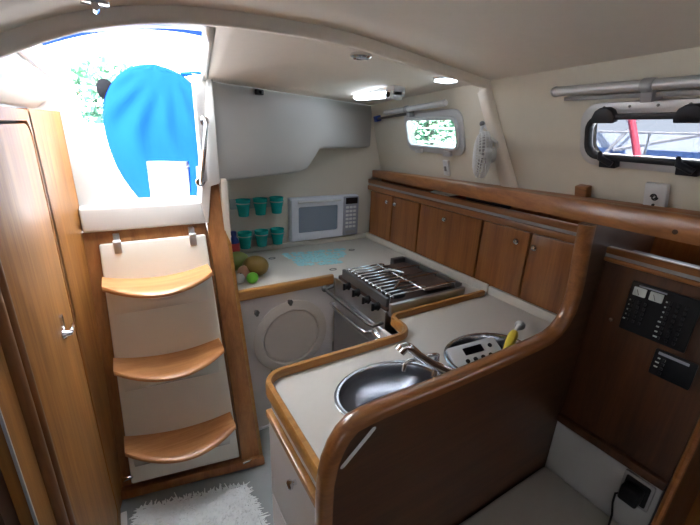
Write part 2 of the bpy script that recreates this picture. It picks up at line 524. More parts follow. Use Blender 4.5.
curtain_rail(1.99, 1.728, 1.40, 1.755, 1.74, 2.17, 1.690, 1.74, 1.712, 'silver curtain rail with blue end stop above the small galley portlight', 'bottle_blue')

# ------------------------------------------------------------------ aft end: moulding under the cockpit, aft wall
bm = bmn()
top = lambda x: 1.772
def bot(x):
    pts = [(.30, 1.362), (.86, 1.372), (.92, 1.385), (.97, 1.435), (1.02, 1.490), (1.06, 1.496), (1.75, 1.496)]
    for (a, b) in zip(pts, pts[1:]):
        if a[0] <= x <= b[0]: return a[1]+(b[1]-a[1])*(x-a[0])/(b[0]-a[0])
    return pts[-1][1]
xs2 = [.30, .36, .45, .55, .65, .75, .83, .86, .89, .92, .945, .97, .995, 1.02, 1.06, 1.2, 1.35, 1.5, 1.62, 1.70]
rows = []
for x in xs2:
    y = face_y(x); b = bot(x)
    r = [(x, y+.035, 1.79), (x, y+.012, 1.778), (x, y, 1.762)]
    for k in range(1, 6): r.append((x, y, 1.762-(1.762-b-.015)*k/5))
    r += [(x, y+.005, b+.004), (x, y+.016, b), (x, 2.30 if x > .40 else 1.80, b+.0)]
    rows.append(r)
grid_surface(bm, rows)
# inboard return of the moulding beside the companionway
struct('wall_moulding', bm, 'mould', angle=60)
bm = bmn(); plate(bm, [(.40, 0), (1.80, 0), (1.80, 1.82), (.40, 1.82)], [rrect(.918, .876, 1.456, 1.176, .008)], XZ(2.33), .045); struct('wall_aft', bm, 'aft_wall', smooth=False)
bm = bmn(); add_box(bm, (.375, 1.70, .70), (.40, 2.29, 1.38)); struct('wall_galley_end', bm, 'aft_wall')
# black sensor and faint plate on the moulding
def fpt(x, z, off=0.): return Vector((x, face_y(x), z))+Vector((.432, -.902, 0))*off
FM = lambda x, z: frame(fpt(x, z), (.902, .432, 0), (0, 0, 1), (.432, -.902, 0))
bm = bmn(); plate(bm, rrect(-.022, -.012, .022, .012, .006), [], FM(.60, 1.752), .016); add_tube(bm, [FM(.60, 1.752) @ Vector((0, 0, .014)), FM(.60, 1.752) @ Vector((0, -.004, .024))], [.009, .007], 10)
obj('vent_plug', bm, 'black', bevel=.002, label='small black plug high on the white moulding beside the hatch', cat='plug')

# ------------------------------------------------------------------ companionway: sill, jambs, surround
bm = bmn()
# sill box, with rounded top lip
plate(bm, [(1.700, 1.194), (1.712, 1.190), (1.98, 1.190), (1.98, 1.270), (1.73, 1.290), (1.705, 1.284)], [], frame((-.150, 0, 0), (0, 1, 0), (0, 0, 1), (1, 0, 0)), .462)
struct('trim_7', bm, 'gel', bevel=.008, seg=3)
bm = bmn()
plate(bm, [(.284, 1.27), (.300, 1.190), (.310, 1.190), (.332, 1.352), (.372, 1.362), (.372, 1.79), (.353, 1.79)], [], XZ(1.80), .10)
struct('wall_companionway', bm, 'gel', bevel=.012, seg=3)
bm = bmn()
plate(bm, [(-.40, 1.19), (-.062, 1.19), (-.072, 1.30), (-.105, 1.83), (-.40, 1.83)], [], XZ(1.86), .115)
struct('trim_8', bm, 'gel', bevel=.012, seg=3)

# chrome grab handle on the jamb
hb = bmn()
h0, h1 = Vector((.327, 1.66, 1.615)), Vector((.290, 1.66, 1.372))
add_tube(hb, [h0+Vector((0, .04, 0)), h0+Vector((0, .008, 0)), h0+Vector((-.001, 0, -.012)), (h0+h1)/2, h1+Vector((0, 0, .012)), h1+Vector((0, .008, 0)), h1+Vector((0, .04, 0))], .0085, 10)
hr = empty('grab_handle', (.327, 1.70, 1.615), 'chrome vertical grab handle on the white jamb beside the open hatch', 'handle')
obj('bar', hb, 'chrome', hr)
for p in (h0, h1):
    f = bmn(); add_lathe(f, [(.019, 0), (.019, .004), (.012, .009), (0, .009)], 14, Matrix.Translation(p+Vector((0, .042, 0))) @ Matrix.Rotation(PI/2, 4, 'X')); obj('base_flange', f, 'chrome', hr)

# leaning ladder plane:  y = 1.72 at z=1.14 ; bottom skewed a little
def lad(x, z, off=0.):
    t = (1.14-z)/1.14
    y = 1.72-t*(.20+.20*(x-.09))
    return Vector((x, y-off*.985, z+off*.17))
def lad_quad(bm, pts, thick):
    """closed slab on the ladder plane through (x,z) outline points"""
    f = [bm.verts.new(lad(x, z, thick)) for x, z in pts]; b = [bm.verts.new(lad(x, z, 0)) for x, z in pts]
    n = len(pts)
    bm.faces.new(f); bm.faces.new(b[::-1])
    for i in range(n): bm.faces.new((f[i], b[i], b[(i+1) % n], f[(i+1) % n]))
def lad_strip(bm, xl, xr, zs, thick, nx=4):
    """bar between two x functions over z list"""
    rows = [[lad(xl(z)+(xr(z)-xl(z))*i/nx, z, thick) for i in range(nx+1)] for z in zs]
    fr = grid_surface(bm, rows)
    rows = [[lad(xl(z)+(xr(z)-xl(z))*i/nx, z, 0) for i in range(nx+1)] for z in zs]
    bk = grid_surface(bm, rows)
    m = len(zs)-1
    for j in range(m):
        for i in (0, nx):
            bm.faces.new((fr[j][i], bk[j][i], bk[j+1][i], fr[j+1][i]))
    for i in range(nx):
        for j in (0, m):
            bm.faces.new((fr[j][i], bk[j][i], bk[j][i+1], fr[j][i+1]))
LXL = lambda z: -.106-.040*(1.14-z)/1.08
LXR = lambda z: .290+.024*(1.14-z)/1.08
bm = bmn()
zs = [1.188-1.188*i/10 for i in range(11)]
lad_strip(bm, lambda z: -.20, lambda z: .302+.10*(1.188-z)/1.188, zs, .004)
struct('wall_ladder', bm, 'stair_wood')
# right-hand post rising past the sill, and the trim against the galley face
bm = bmn()
zs = [1.352-1.352*i/10 for i in range(11)]
lad_strip(bm, lambda z: .302+.0*z+.022*(1.352-z)/1.352, lambda z: .376+.034*(1.352-z)/1.352, zs, .022, 2)
struct('trim_9', bm, 'stair_wood', bevel=.004)
bm = bmn()
vs = []
for z in (0, .4, .8, 1.2, 1.36):
    x = .376+.034*(1.352-z)/1.352
    vs.append([(x, lad(x, z, .02).y, z), (x, 1.72, z), (x+.018, 1.72, z), (x+.018, lad(x, z, .02).y+.012, z)])
V = [[bm.verts.new(p) for p in r] for r in vs]
for a, b in zip(V, V[1:]):
    for k in range(4): bm.faces.new((a[k], a[(k+1) % 4], b[(k+1) % 4], b[k]))
bm.faces.new(V[0]); bm.faces.new(V[-1])
struct('trim_10', bm, 'edge_wood')
bm = bmn()
lad_quad(bm, [(-.198, .0), (.425, .0), (.425, .045), (-.198, .045)], .045)
struct('trim_11', bm, 'stair_wood', bevel=.01)
bm = bmn(); add_box(bm, (.385, 1.640, .0), (.408, 1.662, .83)); struct('trim_12', bm, 'edge_wood', bevel=.003)

# the ladder
lr = empty('companionway_ladder', (.09, 1.52, .06), 'white moulded companionway ladder with three curved wooden treads', 'ladder')
zs = [1.14-1.075*i/14 for i in range(15)]
bm = bmn(); lad_strip(bm, LXL, LXR, zs, .036, 6); obj('panel', bm, 'ladder_white', lr, bevel=.008, seg=3)
for zt in (1.018, .678, .315):
    xl, xr = LXL(zt)-.004, LXR(zt)-.012
    n = 16
    # bulging riser under the tread
    bm = bmn(); rows = []
    for k, (dz, f) in enumerate(((-.022, 1.), (-.045, .98), (-.075, .86), (-.105, .62), (-.135, .32), (-.16, .0))):
        r = []
        for i in range(n+1):
            s = i/n; x = xl+.02+(xr-xl-.04)*s
            d = .037+(.050+.065*math.sin(PI*s)**.8)*f
            p = lad(x, zt+dz-.030*math.sin(PI*s)*(f > .9), 0); p.y -= d
            r.append(p)
        rows.append(r)
    g = grid_surface(bm, rows)
    for r in rows: pass
    obj('riser', bm, 'ladder_white', lr, angle=70)
    # tread: crescent, ends curved up
    bm = bmn(); rows = []
    prof = 5
    for i in range(n+1):
        s = i/n; x = xl+(xr-xl)*s; q = (2*s-1)
        zc = zt-.027*(1-q*q)
        back = lad(x, zt, 0).y-.034
        dep = .105+.085*(1-q*q)
        r = []
        for (a, h) in ((0, 0), (.25, .0), (.5, 0), (.8, 0), (.96, -.002), (1., -.008), (1., -.017), (.96, -.022), (.8, -.024), (.4, -.024), (0, -.024)):
            r.append((x, back-.046*(1-q*q)*0-dep*a, zc+h))
        rows.append(r)
    V = grid_surface(bm, rows)
    for e in (0, -1): bm.faces.new(V[e])
    for a, b in zip(V, V[1:]): bm.faces.new((a[0], a[-1], b[-1], b[0]))
    obj('tread', bm, 'tread_wood', lr, angle=50)
for x in (-.045, .235):
    f = bmn()
    add_box(f, (x-.013, lad(x, 1.15).y-.05, 1.105), (x+.013, lad(x, 1.15).y-.034, 1.150)); add_box(f, (x-.011, lad(x, 1.16).y-.034, 1.15), (x+.011, lad(x, 1.16).y-.006, 1.178))
    add_tube(f, [(x-.014, lad(x, 1.15).y-.044, 1.15), (x+.014, lad(x, 1.15).y-.044, 1.15)], .009, 10)
    obj('hinge', f, 'steel', lr, bevel=.002)
for x, z in ((-.158, .10), (.342, .035)):
    f = bmn(); p = lad(x, z, .024)
    add_box(f, (p.x-.022, p.y-.012, p.z-.010), (p.x+.022, p.y, p.z+.010)); add_tube(f, [p+Vector((-.02, -.014, .004)), p+Vector((.024, -.016, .006))], .006, 8)
    obj('latch', f, 'chrome', lr, bevel=.002)

# ------------------------------------------------------------------ left bulkhead with the door
DOOR = [(.80, .09), (1.435, .09), (1.435, .14)]
def door_outline(g=0.):
    y0, y1, z0, z1 = .80-g, 1.43+g, .07-g, 1.585+g
    pts = [(y0, z0), (y1, z0)]
    tilt = .045
    pts += [(y1+tilt*(z/1.5)-.02, z) for z in (.3, .8, 1.3)]
    yt = y1+tilt-.02
    r = .05
    for k in range(7):
        a = math.radians(90*k/6); pts.append((yt-r+r*math.cos(a), z1-r+r*math.sin(a)))
    pts += [(y0+.02, z1), (y0, z1-.02)]
    return pts
bm = bmn()
plate(bm, [(.645, 0), (1.70, 0), (1.74, 1.3), (1.75, 1.622), (.645, 1.622)], [door_outline(.007)], frame((-.2, 0, 0), (0, 1, 0), (0, 0, 1), (-1, 0, 0)), .022)
struct('wall_left', bm, 'door_wood', bevel=.003)
bm = bmn(); plate(bm, [(-.2, 1.47), (-.200, 1.50), (-.148, 1.742), (-.19, 1.75), (-.225, 1.70), (-.225, 1.47)], [], XY(0), 1.625); struct('trim_25', bm, 'door_wood')
bm = bmn(); add_box(bm, (-.24, .60, 0), (-.2215, 1.72, 1.62)); struct('trim_13', bm, 'groove')
bm = bmn(); plate(bm, door_outline(0), [], YZ(-.216), .014)
d1 = struct('door_1', bm, 'door_wood', bevel=.004, label='tall varnished wooden cabin door with rounded top corner')
bm = bmn()
for y in (.80, .745):
    add_tube(bm, [(-.199, y-.006, .02), (-.199, y-.006, 1.6)], .011 if y == .80 else .014, 10)
struct('trim_14', bm, 'frame_wood')
f = bmn()
add_lathe(f, [(.013, 0), (.013, .004), (.009, .010), (.006, .024), (0, .026)], 14, Matrix.Translation((-.201, 1.205, 1.025)) @ Matrix.Rotation(PI/2, 4, 'Y'))
add_tube(f, [(-.18, 1.205, 1.030), (-.178, 1.23, 1.032), (-.182, 1.262, 1.026)], [.006, .005, .004], 8)
add_box(f, (-.203, 1.222, 1.0), (-.196, 1.242, 1.07))
obj('door_handle', f, 'chrome', d1, label='small chrome latch handle')
# shadowed panel forward of the frame, with a pale metal edge
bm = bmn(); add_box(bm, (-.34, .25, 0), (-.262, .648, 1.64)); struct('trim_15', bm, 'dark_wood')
bm = bmn(); add_box(bm, (-.203, .640, 0), (-.199, .6445, 1.2)); struct('trim_16', bm, 'alu')
# white ledge moulding over the bulkhead
bm = bmn()
plate(bm, [(-.34, 1.63), (-.215, 1.63), (-.19, 1.650), (-.172, 1.665), (-.168, 1.692), (-.180, 1.698), (-.180, 1.712), (-.168, 1.716), (-.166, 1.738), (-.178, 1.746), (-.34, 1.76)], [], frame((0, .25, 0), (1, 0, 0), (0, 0, 1), (0, 1, 0)), 1.49)
struct('trim_17', bm, 'gel', bevel=.003)
bm = bmn(); add_tube(bm, [(-.172, .3, 1.762), (-.170, 1.2, 1.758), (-.13, 1.72, 1.712)], .008, 8); struct('trim_18', bm, 'frame_wood')
# closing walls out of frame
bm = bmn(); add_box(bm, (-1.5, -1.94, 0), (1.75, -1.9, 1.95)); struct('wall_front', bm, 'mould')
bm = bmn(); add_box(bm, (-1.5, .24, 0), (-.34, .28, 1.90)); struct('wall_saloon', bm, 'door_wood')
bm = bmn()
plate(bm, [(-1.9, 0), (.28, 0), (.28, 1.9), (-1.9, 1.9)], [rrect(a, 1.34, a+.85, 1.70, .06) for a in (-1.25,)], YZ(-1.14), .03)  # unseen window opening added to throw light onto the ceiling
struct('wall_port', bm, 'side', smooth=False)
bm = bmn(); add_box(bm, (-3.2, -3.5, 1.26), (-1.14, 1.6, 1.29)); struct('bounce_deck', bm, 'cock')  # unseen white surface added to bounce sunlight in through the saloon opening
bm = bmn(); add_box(bm, (1.66, -1.9, 0), (1.70, 2.3, 1.36)); struct('wall_hull', bm, 'lock_wood')

# ------------------------------------------------------------------ base cabinet under the aft worktop
cb = empty('base_cabinet', (.66, 1.66, 0), 'white galley cabinet with a round access hatch beneath the aft worktop', 'cabinet')
bm = bmn(); plate(bm, [(.41, .012), (.93, .012), (.93, .812), (.41, .812)], [circ(.675, .545, .155)], XZ(1.68), .02); obj('body', bm, 'cab_white', cb, smooth=False)
bm = bmn(); add_box(bm, (.41, 1.681, .012), (.93, 2.27, .80)); obj('carcass', bm, 'cab_white', cb)
hm = frame((.675, 1.66, .545), (1, 0, 0), (0, 0, 1), (0, -1, 0))
bm = bmn(); add_lathe(bm, [(.150, -.012), (.208, 0), (.210, .006), (.200, .012), (.162, .014), (.157, .010), (.153, -.006)], 48, hm, close_ends=False); hf = obj('hatch_ring', bm, 'beige_panel', cb)
bm = bmn(); add_lathe(bm, [(.153, -.008), (.153, .007), (.146, .011), (.130, .009), (.0, .009)], 48, hm, close_ends=False); obj('hatch_lid', bm, 'beige_panel', cb)
for (x, z) in ((.487, .735), (.665, .755)):
    f = bmn(); add_lathe(f, [(.008, 0), (.008, .010), (.013, .014), (.014, .022), (.010, .026), (0, .027)], 14, frame((x, 1.66, z), (1, 0, 0), (0, 0, 1), (0, -1, 0)))
    add_box(f, (x-.006, 1.632, z-.016), (x+.006, 1.640, z+.016)); obj('knob', f, 'steel_dark', cb)
f = bmn(); add_lathe(f, [(.007, 0), (.007, .012), (.010, .016), (0, .018)], 12, frame((.56, 1.66, .36), (1, 0, 0), (0, 0, 1), (0, -1, 0))); obj('knob', f, 'steel_dark', cb)

# aft worktop with the strip behind the stove
wt = empty('worktop', (.97, 1.97, .82), 'pale galley worktop across the aft end, carrying fruit and a blue mat', 'worktop', 'galley worktops')
bm = bmn()
plate(bm, [(.41, 1.672), (.91, 1.672), (.93, 1.655), (1.405, 1.655), (1.405, 1.135), (1.545, 1.135), (1.575, 2.28), (.41, 2.28)], [], XY(.812), .030)
obj('top', bm, 'counter', wt, bevel=.003)
bm = bmn()
add_box(bm, (1.53, 1.135, .842), (1.548, 2.27, .888)); add_box(bm, (.41, 2.262, .842), (1.55, 2.284, .875))
obj('upstand', bm, 'counter', wt, bevel=.006)
bm = bmn(); add_box(bm, (.405, 1.648, .806), (.925, 1.674, .862)); obj('edging', bm, 'edge_wood', wt, bevel=.008, seg=3)
for (x, y) in ((.734, 2.098), (1.275, 2.045), (.982, 1.769)):
    f = bmn(); add_lathe(f, [(.020, 0), (.020, .002), (.015, .003), (.013, -.001), (0, -.001)], 20, Matrix.Translation((x, y, .842)) @ Matrix.Diagonal((1.15, .8, 1, 1)), close_ends=False); obj('finger_ring', f, 'steel_dark', wt)

# ------------------------------------------------------------------ microwave
mw = empty('microwave', (1.19, 2.40, .88), 'white microwave oven with grey window built into the aft wall', 'microwave')
x0, x1, z0, z1, yf = .922, 1.452, .880, 1.172, 2.262
bm = bmn(); add_box(bm, (x0, yf, z0), (x1, 2.54, z1)); obj('body', bm, 'mw_body', mw, bevel=.008)
bm = bmn(); plate(bm, rrect(x0+.006, z0+.006, x0+.395, z1-.006, .012), [rrect(x0+.055, z0+.058, x0+.352, z1-.058, .012)], XZ(yf), .016); dr = obj('door', bm, 'mw_body', mw, bevel=.004)
bm = bmn(); plate(bm, rrect(x0+.05, z0+.053, x0+.357, z1-.053, .012), [], XZ(yf+.002), .010); obj('door_window', bm, 'mw_glass', dr)
bm = bmn(); add_tube(bm, [(x0+.05, yf-.024, z1-.024), (x0+.37, yf-.024, z1-.024)], .007, 10); obj('door_handle', bm, 'white_plastic', dr)
bm = bmn(); plate(bm, rrect(x0+.400, z0+.006, x1-.006, z1-.006, .010), [], XZ(yf), .014); cp = obj('control_panel', bm, 'mw_panel', mw, bevel=.003)
bm = bmn(); plate(bm, rrect(x0+.415, z1-.058, x1-.018, z1-.014, .004), [], XZ(yf-.012), .004); obj('display', bm, 'display', cp, label='dark display')
for r in range(6):
    for c in range(3):
        bm = bmn(); xx = x0+.418+c*.030; zz = z1-.090-r*.028
        plate(bm, rrect(xx, zz, xx+.023, zz+.016, .004), [], XZ(yf-.012), .005); obj('button', bm, 'white_plastic', cp)
bm = bmn(); plate(bm, rrect(x0+.418, z0+.018, x0+.500, z0+.04, .005), [], XZ(yf-.012), .007); obj('open_button', bm, 'grey_plastic', cp)
# ------------------------------------------------------------------ tumblers in two clear racks
def rack(z, label):
    r = empty('cup_rack', (.72, 2.283, z), label, 'rack', 'clear cup racks on the aft wall')
    f = bmn(); plate(f, rrect(.545, z-.045, .885, z+.018, .01), [], XZ(2.285), .006); obj('back_plate', f, 'clear', r)
    for xc in (.612, .717, .822):
        f = bmn()
        add_tube(f, [(xc+.0440*math.cos(2*PI*k/24), 2.232+.0440*math.sin(2*PI*k/24), z) for k in range(24)], .0026, 8, closed=True)
        obj('holder_ring', f, 'clear', r)
    return r
rack(1.168, 'upper clear rack holding three teal tumblers on aft wall')
rack(.966, 'lower clear rack holding three teal tumblers on aft wall')
def cup_bm():
    f = bmn()
    add_lathe(f, [(0, 0), (.029, 0), (.031, .003), (.0335, .028), (.0385, .062), (.0405, .064), (.0425, .098), (.0415, .099), (.0395, .097), (.036, .062), (.031, .030), (.028, .006), (0, .006)], 22, close_ends=False)
    return f
cup = None
pos = {0: 'nearest the companionway', 1: 'in the middle', 2: 'nearest the microwave'}
for (z, row) in ((1.088, 'upper'), (.886, 'lower')):
    for i, xc in enumerate((.612, .717, .822)):
        lab = 'teal plastic tumbler in the %s wall rack, %s' % (row, pos[i])
        zz = z+.002*i
        if cup is None:
            cup = empty('tumbler', (xc, 2.232, zz), lab, 'cup', 'teal tumblers in the wall racks')
            obj('body', cup_bm(), 'teal', cup, local=True)
            f = bmn(); add_lathe(f, [(.0405, .095), (.0438, .096), (.0438, .102), (.0405, .102), (.0405, .095)], 22, close_ends=False); obj('rim', f, 'teal', cup, local=True)
        else: dup(cup, (xc, 2.232, zz), lab)

# ------------------------------------------------------------------ fruit, bottle, mat on the aft worktop
def ell(c, r, rot=(0, 0, 0)):
    m = Matrix.Rotation(rot[2], 4, 'Z') @ Matrix.Rotation(rot[1], 4, 'Y') @ Matrix.Rotation(rot[0], 4, 'X')
    f = bmn(); add_ball(f, c, r, 22, 16, m)
    return f, m
def fruit(name, c, r, rot, m_, label, cat, tip=True):
    rt = empty(name, (c[0], c[1], .842), label, cat)
    f, m = ell(c, r, rot)
    for v in f.verts:      # taper toward the stem end
        q = m.inverted() @ (v.co-Vector(c)); t = q.x/r[0]
        k = 1-.16*t*abs(t)
        v.co = Vector(c)+m @ Vector((q.x, q.y*k, q.z*k))
    obj('flesh', f, m_, rt)
    if tip:
        e = m @ Vector((r[0]*.97, 0, 0)); f = bmn(); add_tube(f, [Vector(c)+e, Vector(c)+e*1.10], [.006, .004], 8); obj('stem', f, 'stem', rt)
    return rt
fruit('papaya', (.556, 1.862, .899), (.074, .056, .055), (0, .10, 2.3), 'papaya', 'large yellow green papaya lying in front of lower tumblers', 'papaya')
fruit('mango', (.492, 1.990, .895), (.078, .054, .052), (0, 0, .5), 'mango', 'green mango behind the papaya beside the wooden post', 'mango')
fruit('onion', (.492, 1.852, .880), (.034, .033, .033), (0, -1.2, 0), 'onion', 'small pink onion between the papaya and the wooden post', 'onion')
fruit('lime', (.512, 1.768, .872), (.034, .029, .029), (0, 0, .6), 'lime', 'bright green lime at the front edge of worktop', 'lime')
fruit('garlic', (.456, 1.80, .866), (.028, .026, .024), (0, -1.4, 0), 'garlic', 'white garlic bulb beside the lime near the wooden post', 'garlic')
bt = empty('bottle', (.530, 2.175, .842), 'blue bottle with red label beside the lower tumblers, behind the green mango', 'bottle')
f = bmn(); add_lathe(f, [(0, 0), (.028, 0), (.030, .004), (.030, .11), (.026, .125), (.014, .140), (.013, .150), (0, .150)], 18, Matrix.Translation((.530, 2.175, .842)), close_ends=False); obj('body', f, 'bottle_blue', bt)
f = bmn(); add_lathe(f, [(.0308, .05), (.0312, .052), (.0312, .102), (.0308, .104)], 18, Matrix.Translation((.530, 2.175, .842)), close_ends=False); obj('paper_label', f, 'red', bt, label='red paper band')
f = bmn(); add_lathe(f, [(0, .15), (.016, .15), (.016, .172), (.012, .175), (0, .175)], 14, Matrix.Translation((.530, 2.175, .842)), close_ends=False); obj('cap', f, 'bottle_blue', bt)

f = bmn()
quad = [Vector((.820, 2.165, 0)), Vector((1.265, 2.090, 0)), Vector((1.075, 1.835, 0)), Vector((.835, 1.905, 0))]
def bil(s, t): return (quad[0]*(1-s)+quad[1]*s)*(1-t)+(quad[3]*(1-s)+quad[2]*s)*t
k = 0
for i in range(9):
    for j in range(6):
        if random.random() < .06: continue
        c_ = bil((i+.5+random.uniform(-.2, .2))/9, (j+.5+random.uniform(-.2, .2))/6)
        a0 = random.uniform(0, 6); R_ = random.uniform(.020, .030)
        pts = []
        for q in range(20):
            a = 2*PI*q/20; rr = R_*(.68+.32*abs(math.cos(2.5*a)))
            pts.append((c_.x+rr*math.cos(a+a0), c_.y+rr*math.sin(a+a0)))
        plate(f, pts, [circ(c_.x, c_.y, R_*.22, n=8)], XY(.8425+.0006*(k % 4)), .002); k += 1
obj('placemat', f, 'aqua', smooth=False, label='pale blue openwork flower placemat in front of the microwave', cat='placemat')

# ------------------------------------------------------------------ stove
st = empty('stove', (1.16, 1.40, .3), 'stainless galley stove with black knobs and wire grate between the worktops', 'stove')
bm = bmn(); add_box(bm, (.9305, 1.185, .02), (1.385, 1.652, .845)); obj('body', bm, 'steel', st, bevel=.006)
bm = bmn()
plate(bm, rrect(.935, 1.18, 1.395, 1.63, .012), [], XY(.846), .018); obj('hob', bm, 'enamel', st, bevel=.004)
# front fascia
bm = bmn(); plate(bm, [(1.195, .775), (1.590, .775), (1.590, .912), (1.195, .905)], [], frame((.955, 0, 0), (0, 1, 0), (0, 0, 1), (-1, 0, 0)), .018); fa = obj('fascia', bm, 'steel_dark', st, bevel=.005)
for y in (1.25, 1.33, 1.42, 1.51):
    f = bmn(); add_lathe(f, [(.021, 0), (.021, .008), (.016, .012), (.014, .028), (0, .029)], 16, frame((.937, y, .846), (0, 1, 0), (0, 0, 1), (-1, 0, 0)))
    add_box(f, (.900, y-.004, .829), (.912, y+.004, .863)); obj('knob', f, 'black', st)
bm = bmn(); plate(bm, rrect(1.19, .34, 1.61, .755, .012), [], frame((.935, 0, 0), (0, 1, 0), (0, 0, 1), (-1, 0, 0)), .02); od = obj('oven_door', bm, 'steel', st, bevel=.004)
bm = bmn(); plate(bm, rrect(1.25, .42, 1.55, .66, .02), [], frame((.915, 0, 0), (0, 1, 0), (0, 0, 1), (-1, 0, 0)), .004); obj('oven_window', bm, 'steel', od)
bm = bmn(); add_tube(bm, [(.917, 1.255, .715), (.875, 1.255, .722), (.868, 1.30, .724), (.868, 1.55, .724), (.875, 1.595, .722), (.917, 1.595, .715)], .008, 10); obj('oven_handle', bm, 'chrome', od)
# safety bar in front
bm = bmn(); add_tube(bm, [(.915, 1.64, .80), (.868, 1.635, .792), (.862, 1.60, .79), (.862, 1.22, .79), (.868, 1.185, .792), (.915, 1.18, .80)], .009, 10); obj('safety_bar', bm, 'steel_dark', st)
f = bmn(); add_ball(f, (.866, 1.645, .792), .019, 12, 8); obj('bar_end', f, 'steel_dark', st)
f = bmn(); add_tube(f, [(.885, 1.20, .752), (.880, 1.15, .748), (.915, 1.105, .75)], [.013, .014, .010], 12); add_ball(f, (.87, 1.15, .735), .016, 12, 8); obj('bar_bracket', f, 'chrome', st)
# burners
for (x, y, r) in ((1.06, 1.30, .045), (1.07, 1.50, .038), (1.27, 1.40, .045)):
    f = bmn(); add_lathe(f, [(r*1.3, .864), (r*1.2, .870), (r, .872), (r, .880), (r*.6, .884), (0, .884)], 22, Matrix.Translation((x, y, 0)), close_ends=False); obj('burner', f, 'black', st)
# wire grate
for i in range(12):
    y = 1.205+i*.034
    f = bmn(); L_ = 1.20 if i % 4 else 1.37
    add_tube(f, [(.962, y, .872), (.966, y, .906), (.985, y, .910), (L_-.02, y, .908), (L_, y, .904), (L_+.004, y, .872)], .0042, 8); obj('grate_bar', f, 'chrome', st)
for x in (.975, 1.16):
    f = bmn(); add_tube(f, [(x, 1.195, .906), (x, 1.595, .906)], .005, 8); obj('grate_rail', f, 'chrome', st)
f = bmn()
for (a, b) in (((1.20, 1.22), (1.38, 1.42)), ((1.20, 1.43), (1.37, 1.60))):
    plate(f, rrect(a[0], a[1], b[0], b[1], .02), [], XY(.878), .009)
obj('hotplate', f, 'enamel', st, bevel=.003)
for (a, b) in (((1.02, 1.25), (1.15, 1.30)), ((1.08, 1.46), (1.20, 1.40))):
    f = bmn(); add_tube(f, [(*a, .914), ((a[0]+b[0])/2, (a[1]+b[1])/2+.02, .924), (*b, .914)], [.006, .009, .006], 8); obj('pot_clamp', f, 'chrome', st)
f = bmn(); add_box(f, (1.385, 1.18, .84), (1.397, 1.63, .905)); obj('back_rail', f, 'steel_dark', st, bevel=.003)
f = bmn(); add_box(f, (.94, 1.158, .83), (1.40, 1.178, .890)); obj('side_trim', f, 'steel', st, bevel=.004)
f = bmn(); add_box(f, (1.30, 1.62, .85), (1.39, 1.65, .905)); obj('corner_post', f, 'steel_dark', st, bevel=.004)

# ------------------------------------------------------------------ lockers along the hull side
GL = 'teak lockers along the hull side'
def locker(y0, y1, doors, label):
    r = empty('wall_locker', (1.58, (y0+y1)/2, .885), label, 'locker', GL)
    bm = bmn(); add_box(bm, (1.546, y0+.001, .885), (1.62, y1-.001, 1.245)); obj('carcass', bm, 'lock_wood', r)
    for (a, b, ky, kz) in doors:
        bm = bmn(); plate(bm, rrect(a+.004, .892, b-.004, 1.203, .004), [], frame((1.546, 0, 0), (0, 1, 0), (0, 0, 1), (-1, 0, 0)), .016); d = obj('door', bm, 'lock_wood', r, bevel=.003)
        f = bmn(); add_lathe(f, [(.006, 0), (.006, .010), (.012, .014), (.0135, .020), (.009, .025), (0, .026)], 14, frame((1.530, ky, kz), (0, 1, 0), (0, 0, 1), (-1, 0, 0))); obj('knob', f, 'chrome', d, label='small chrome knob')
    return r
locker(1.70, 2.235, ((1.97, 2.23, 2.01, 1.16), (1.70, 1.965, 1.92, 1.16)), 'teak wall locker with two doors nearest the aft wall')
locker(1.225, 1.695, ((1.225, 1.695, 1.47, 1.158),), 'teak wall locker with one wide door in the middle of the run')
locker(.675, 1.22, ((.955, 1.22, 1.01, 1.153), (.675, .95, .918, 1.148)), 'teak wall locker with two doors beside the wooden partition post')
sh = empty('locker_shelf', (1.58, 1.45, 1.205), 'long teak shelf edge with grey inlay strip above the lockers', 'shelf')
bm = bmn(); add_box(bm, (1.52, .60, 1.208), (1.55, 2.26, 1.240)); obj('lower_trim', bm, 'rail_wood', sh, bevel=.006)
bm = bmn(); add_box(bm, (1.530, .60, 1.240), (1.55, 2.26, 1.254)); obj('inlay', bm, 'grey_plastic', sh)
bm = bmn(); add_box(bm, (1.522, .60, 1.254), (1.55, 2.26, 1.284)); obj('upper_trim', bm, 'rail_wood', sh, bevel=.006)
bm = bmn(); add_box(bm, (1.546, .60, 1.246), (1.66, 2.27, 1.260)); obj('board', bm, 'rail_wood', sh)
# things on the shelf
rt = empty('folded_chart', (1.58, 1.55, 1.28), 'white folded papers lying on the shelf above the lockers', 'paper')
for k in range(3):
    bm = bmn(); add_box(bm, (-.028, -.075, 0), (.028, .075, .004), Matrix.Translation((1.552+.004*k, 1.54-.01*k, 1.2848+.0045*k)) @ Matrix.Rotation(.08*k-.03, 4, 'Z')); obj('sheet', bm, 'paper', rt)
f, _ = ell((1.60, 1.27, 1.285), (.045, .14, .026)); 
for v in f.verts: v.co += Vector((0, 0, .004*math.sin(60*v.co.y)+.003*math.sin(90*v.co.x)))
obj('cloth_bundle', f, 'navy', label='dark navy cloth bundle on the shelf above the lockers', cat='cloth')
f, _ = ell((1.594, 1.458, 1.276), (.04, .045, .014)); 
for v in f.verts: v.co += Vector((0, 0, .003*math.sin(80*v.co.y)))
obj('folded_cloth', f, 'maroon', label='maroon folded cloth beside the navy bundle on the shelf', cat='cloth')

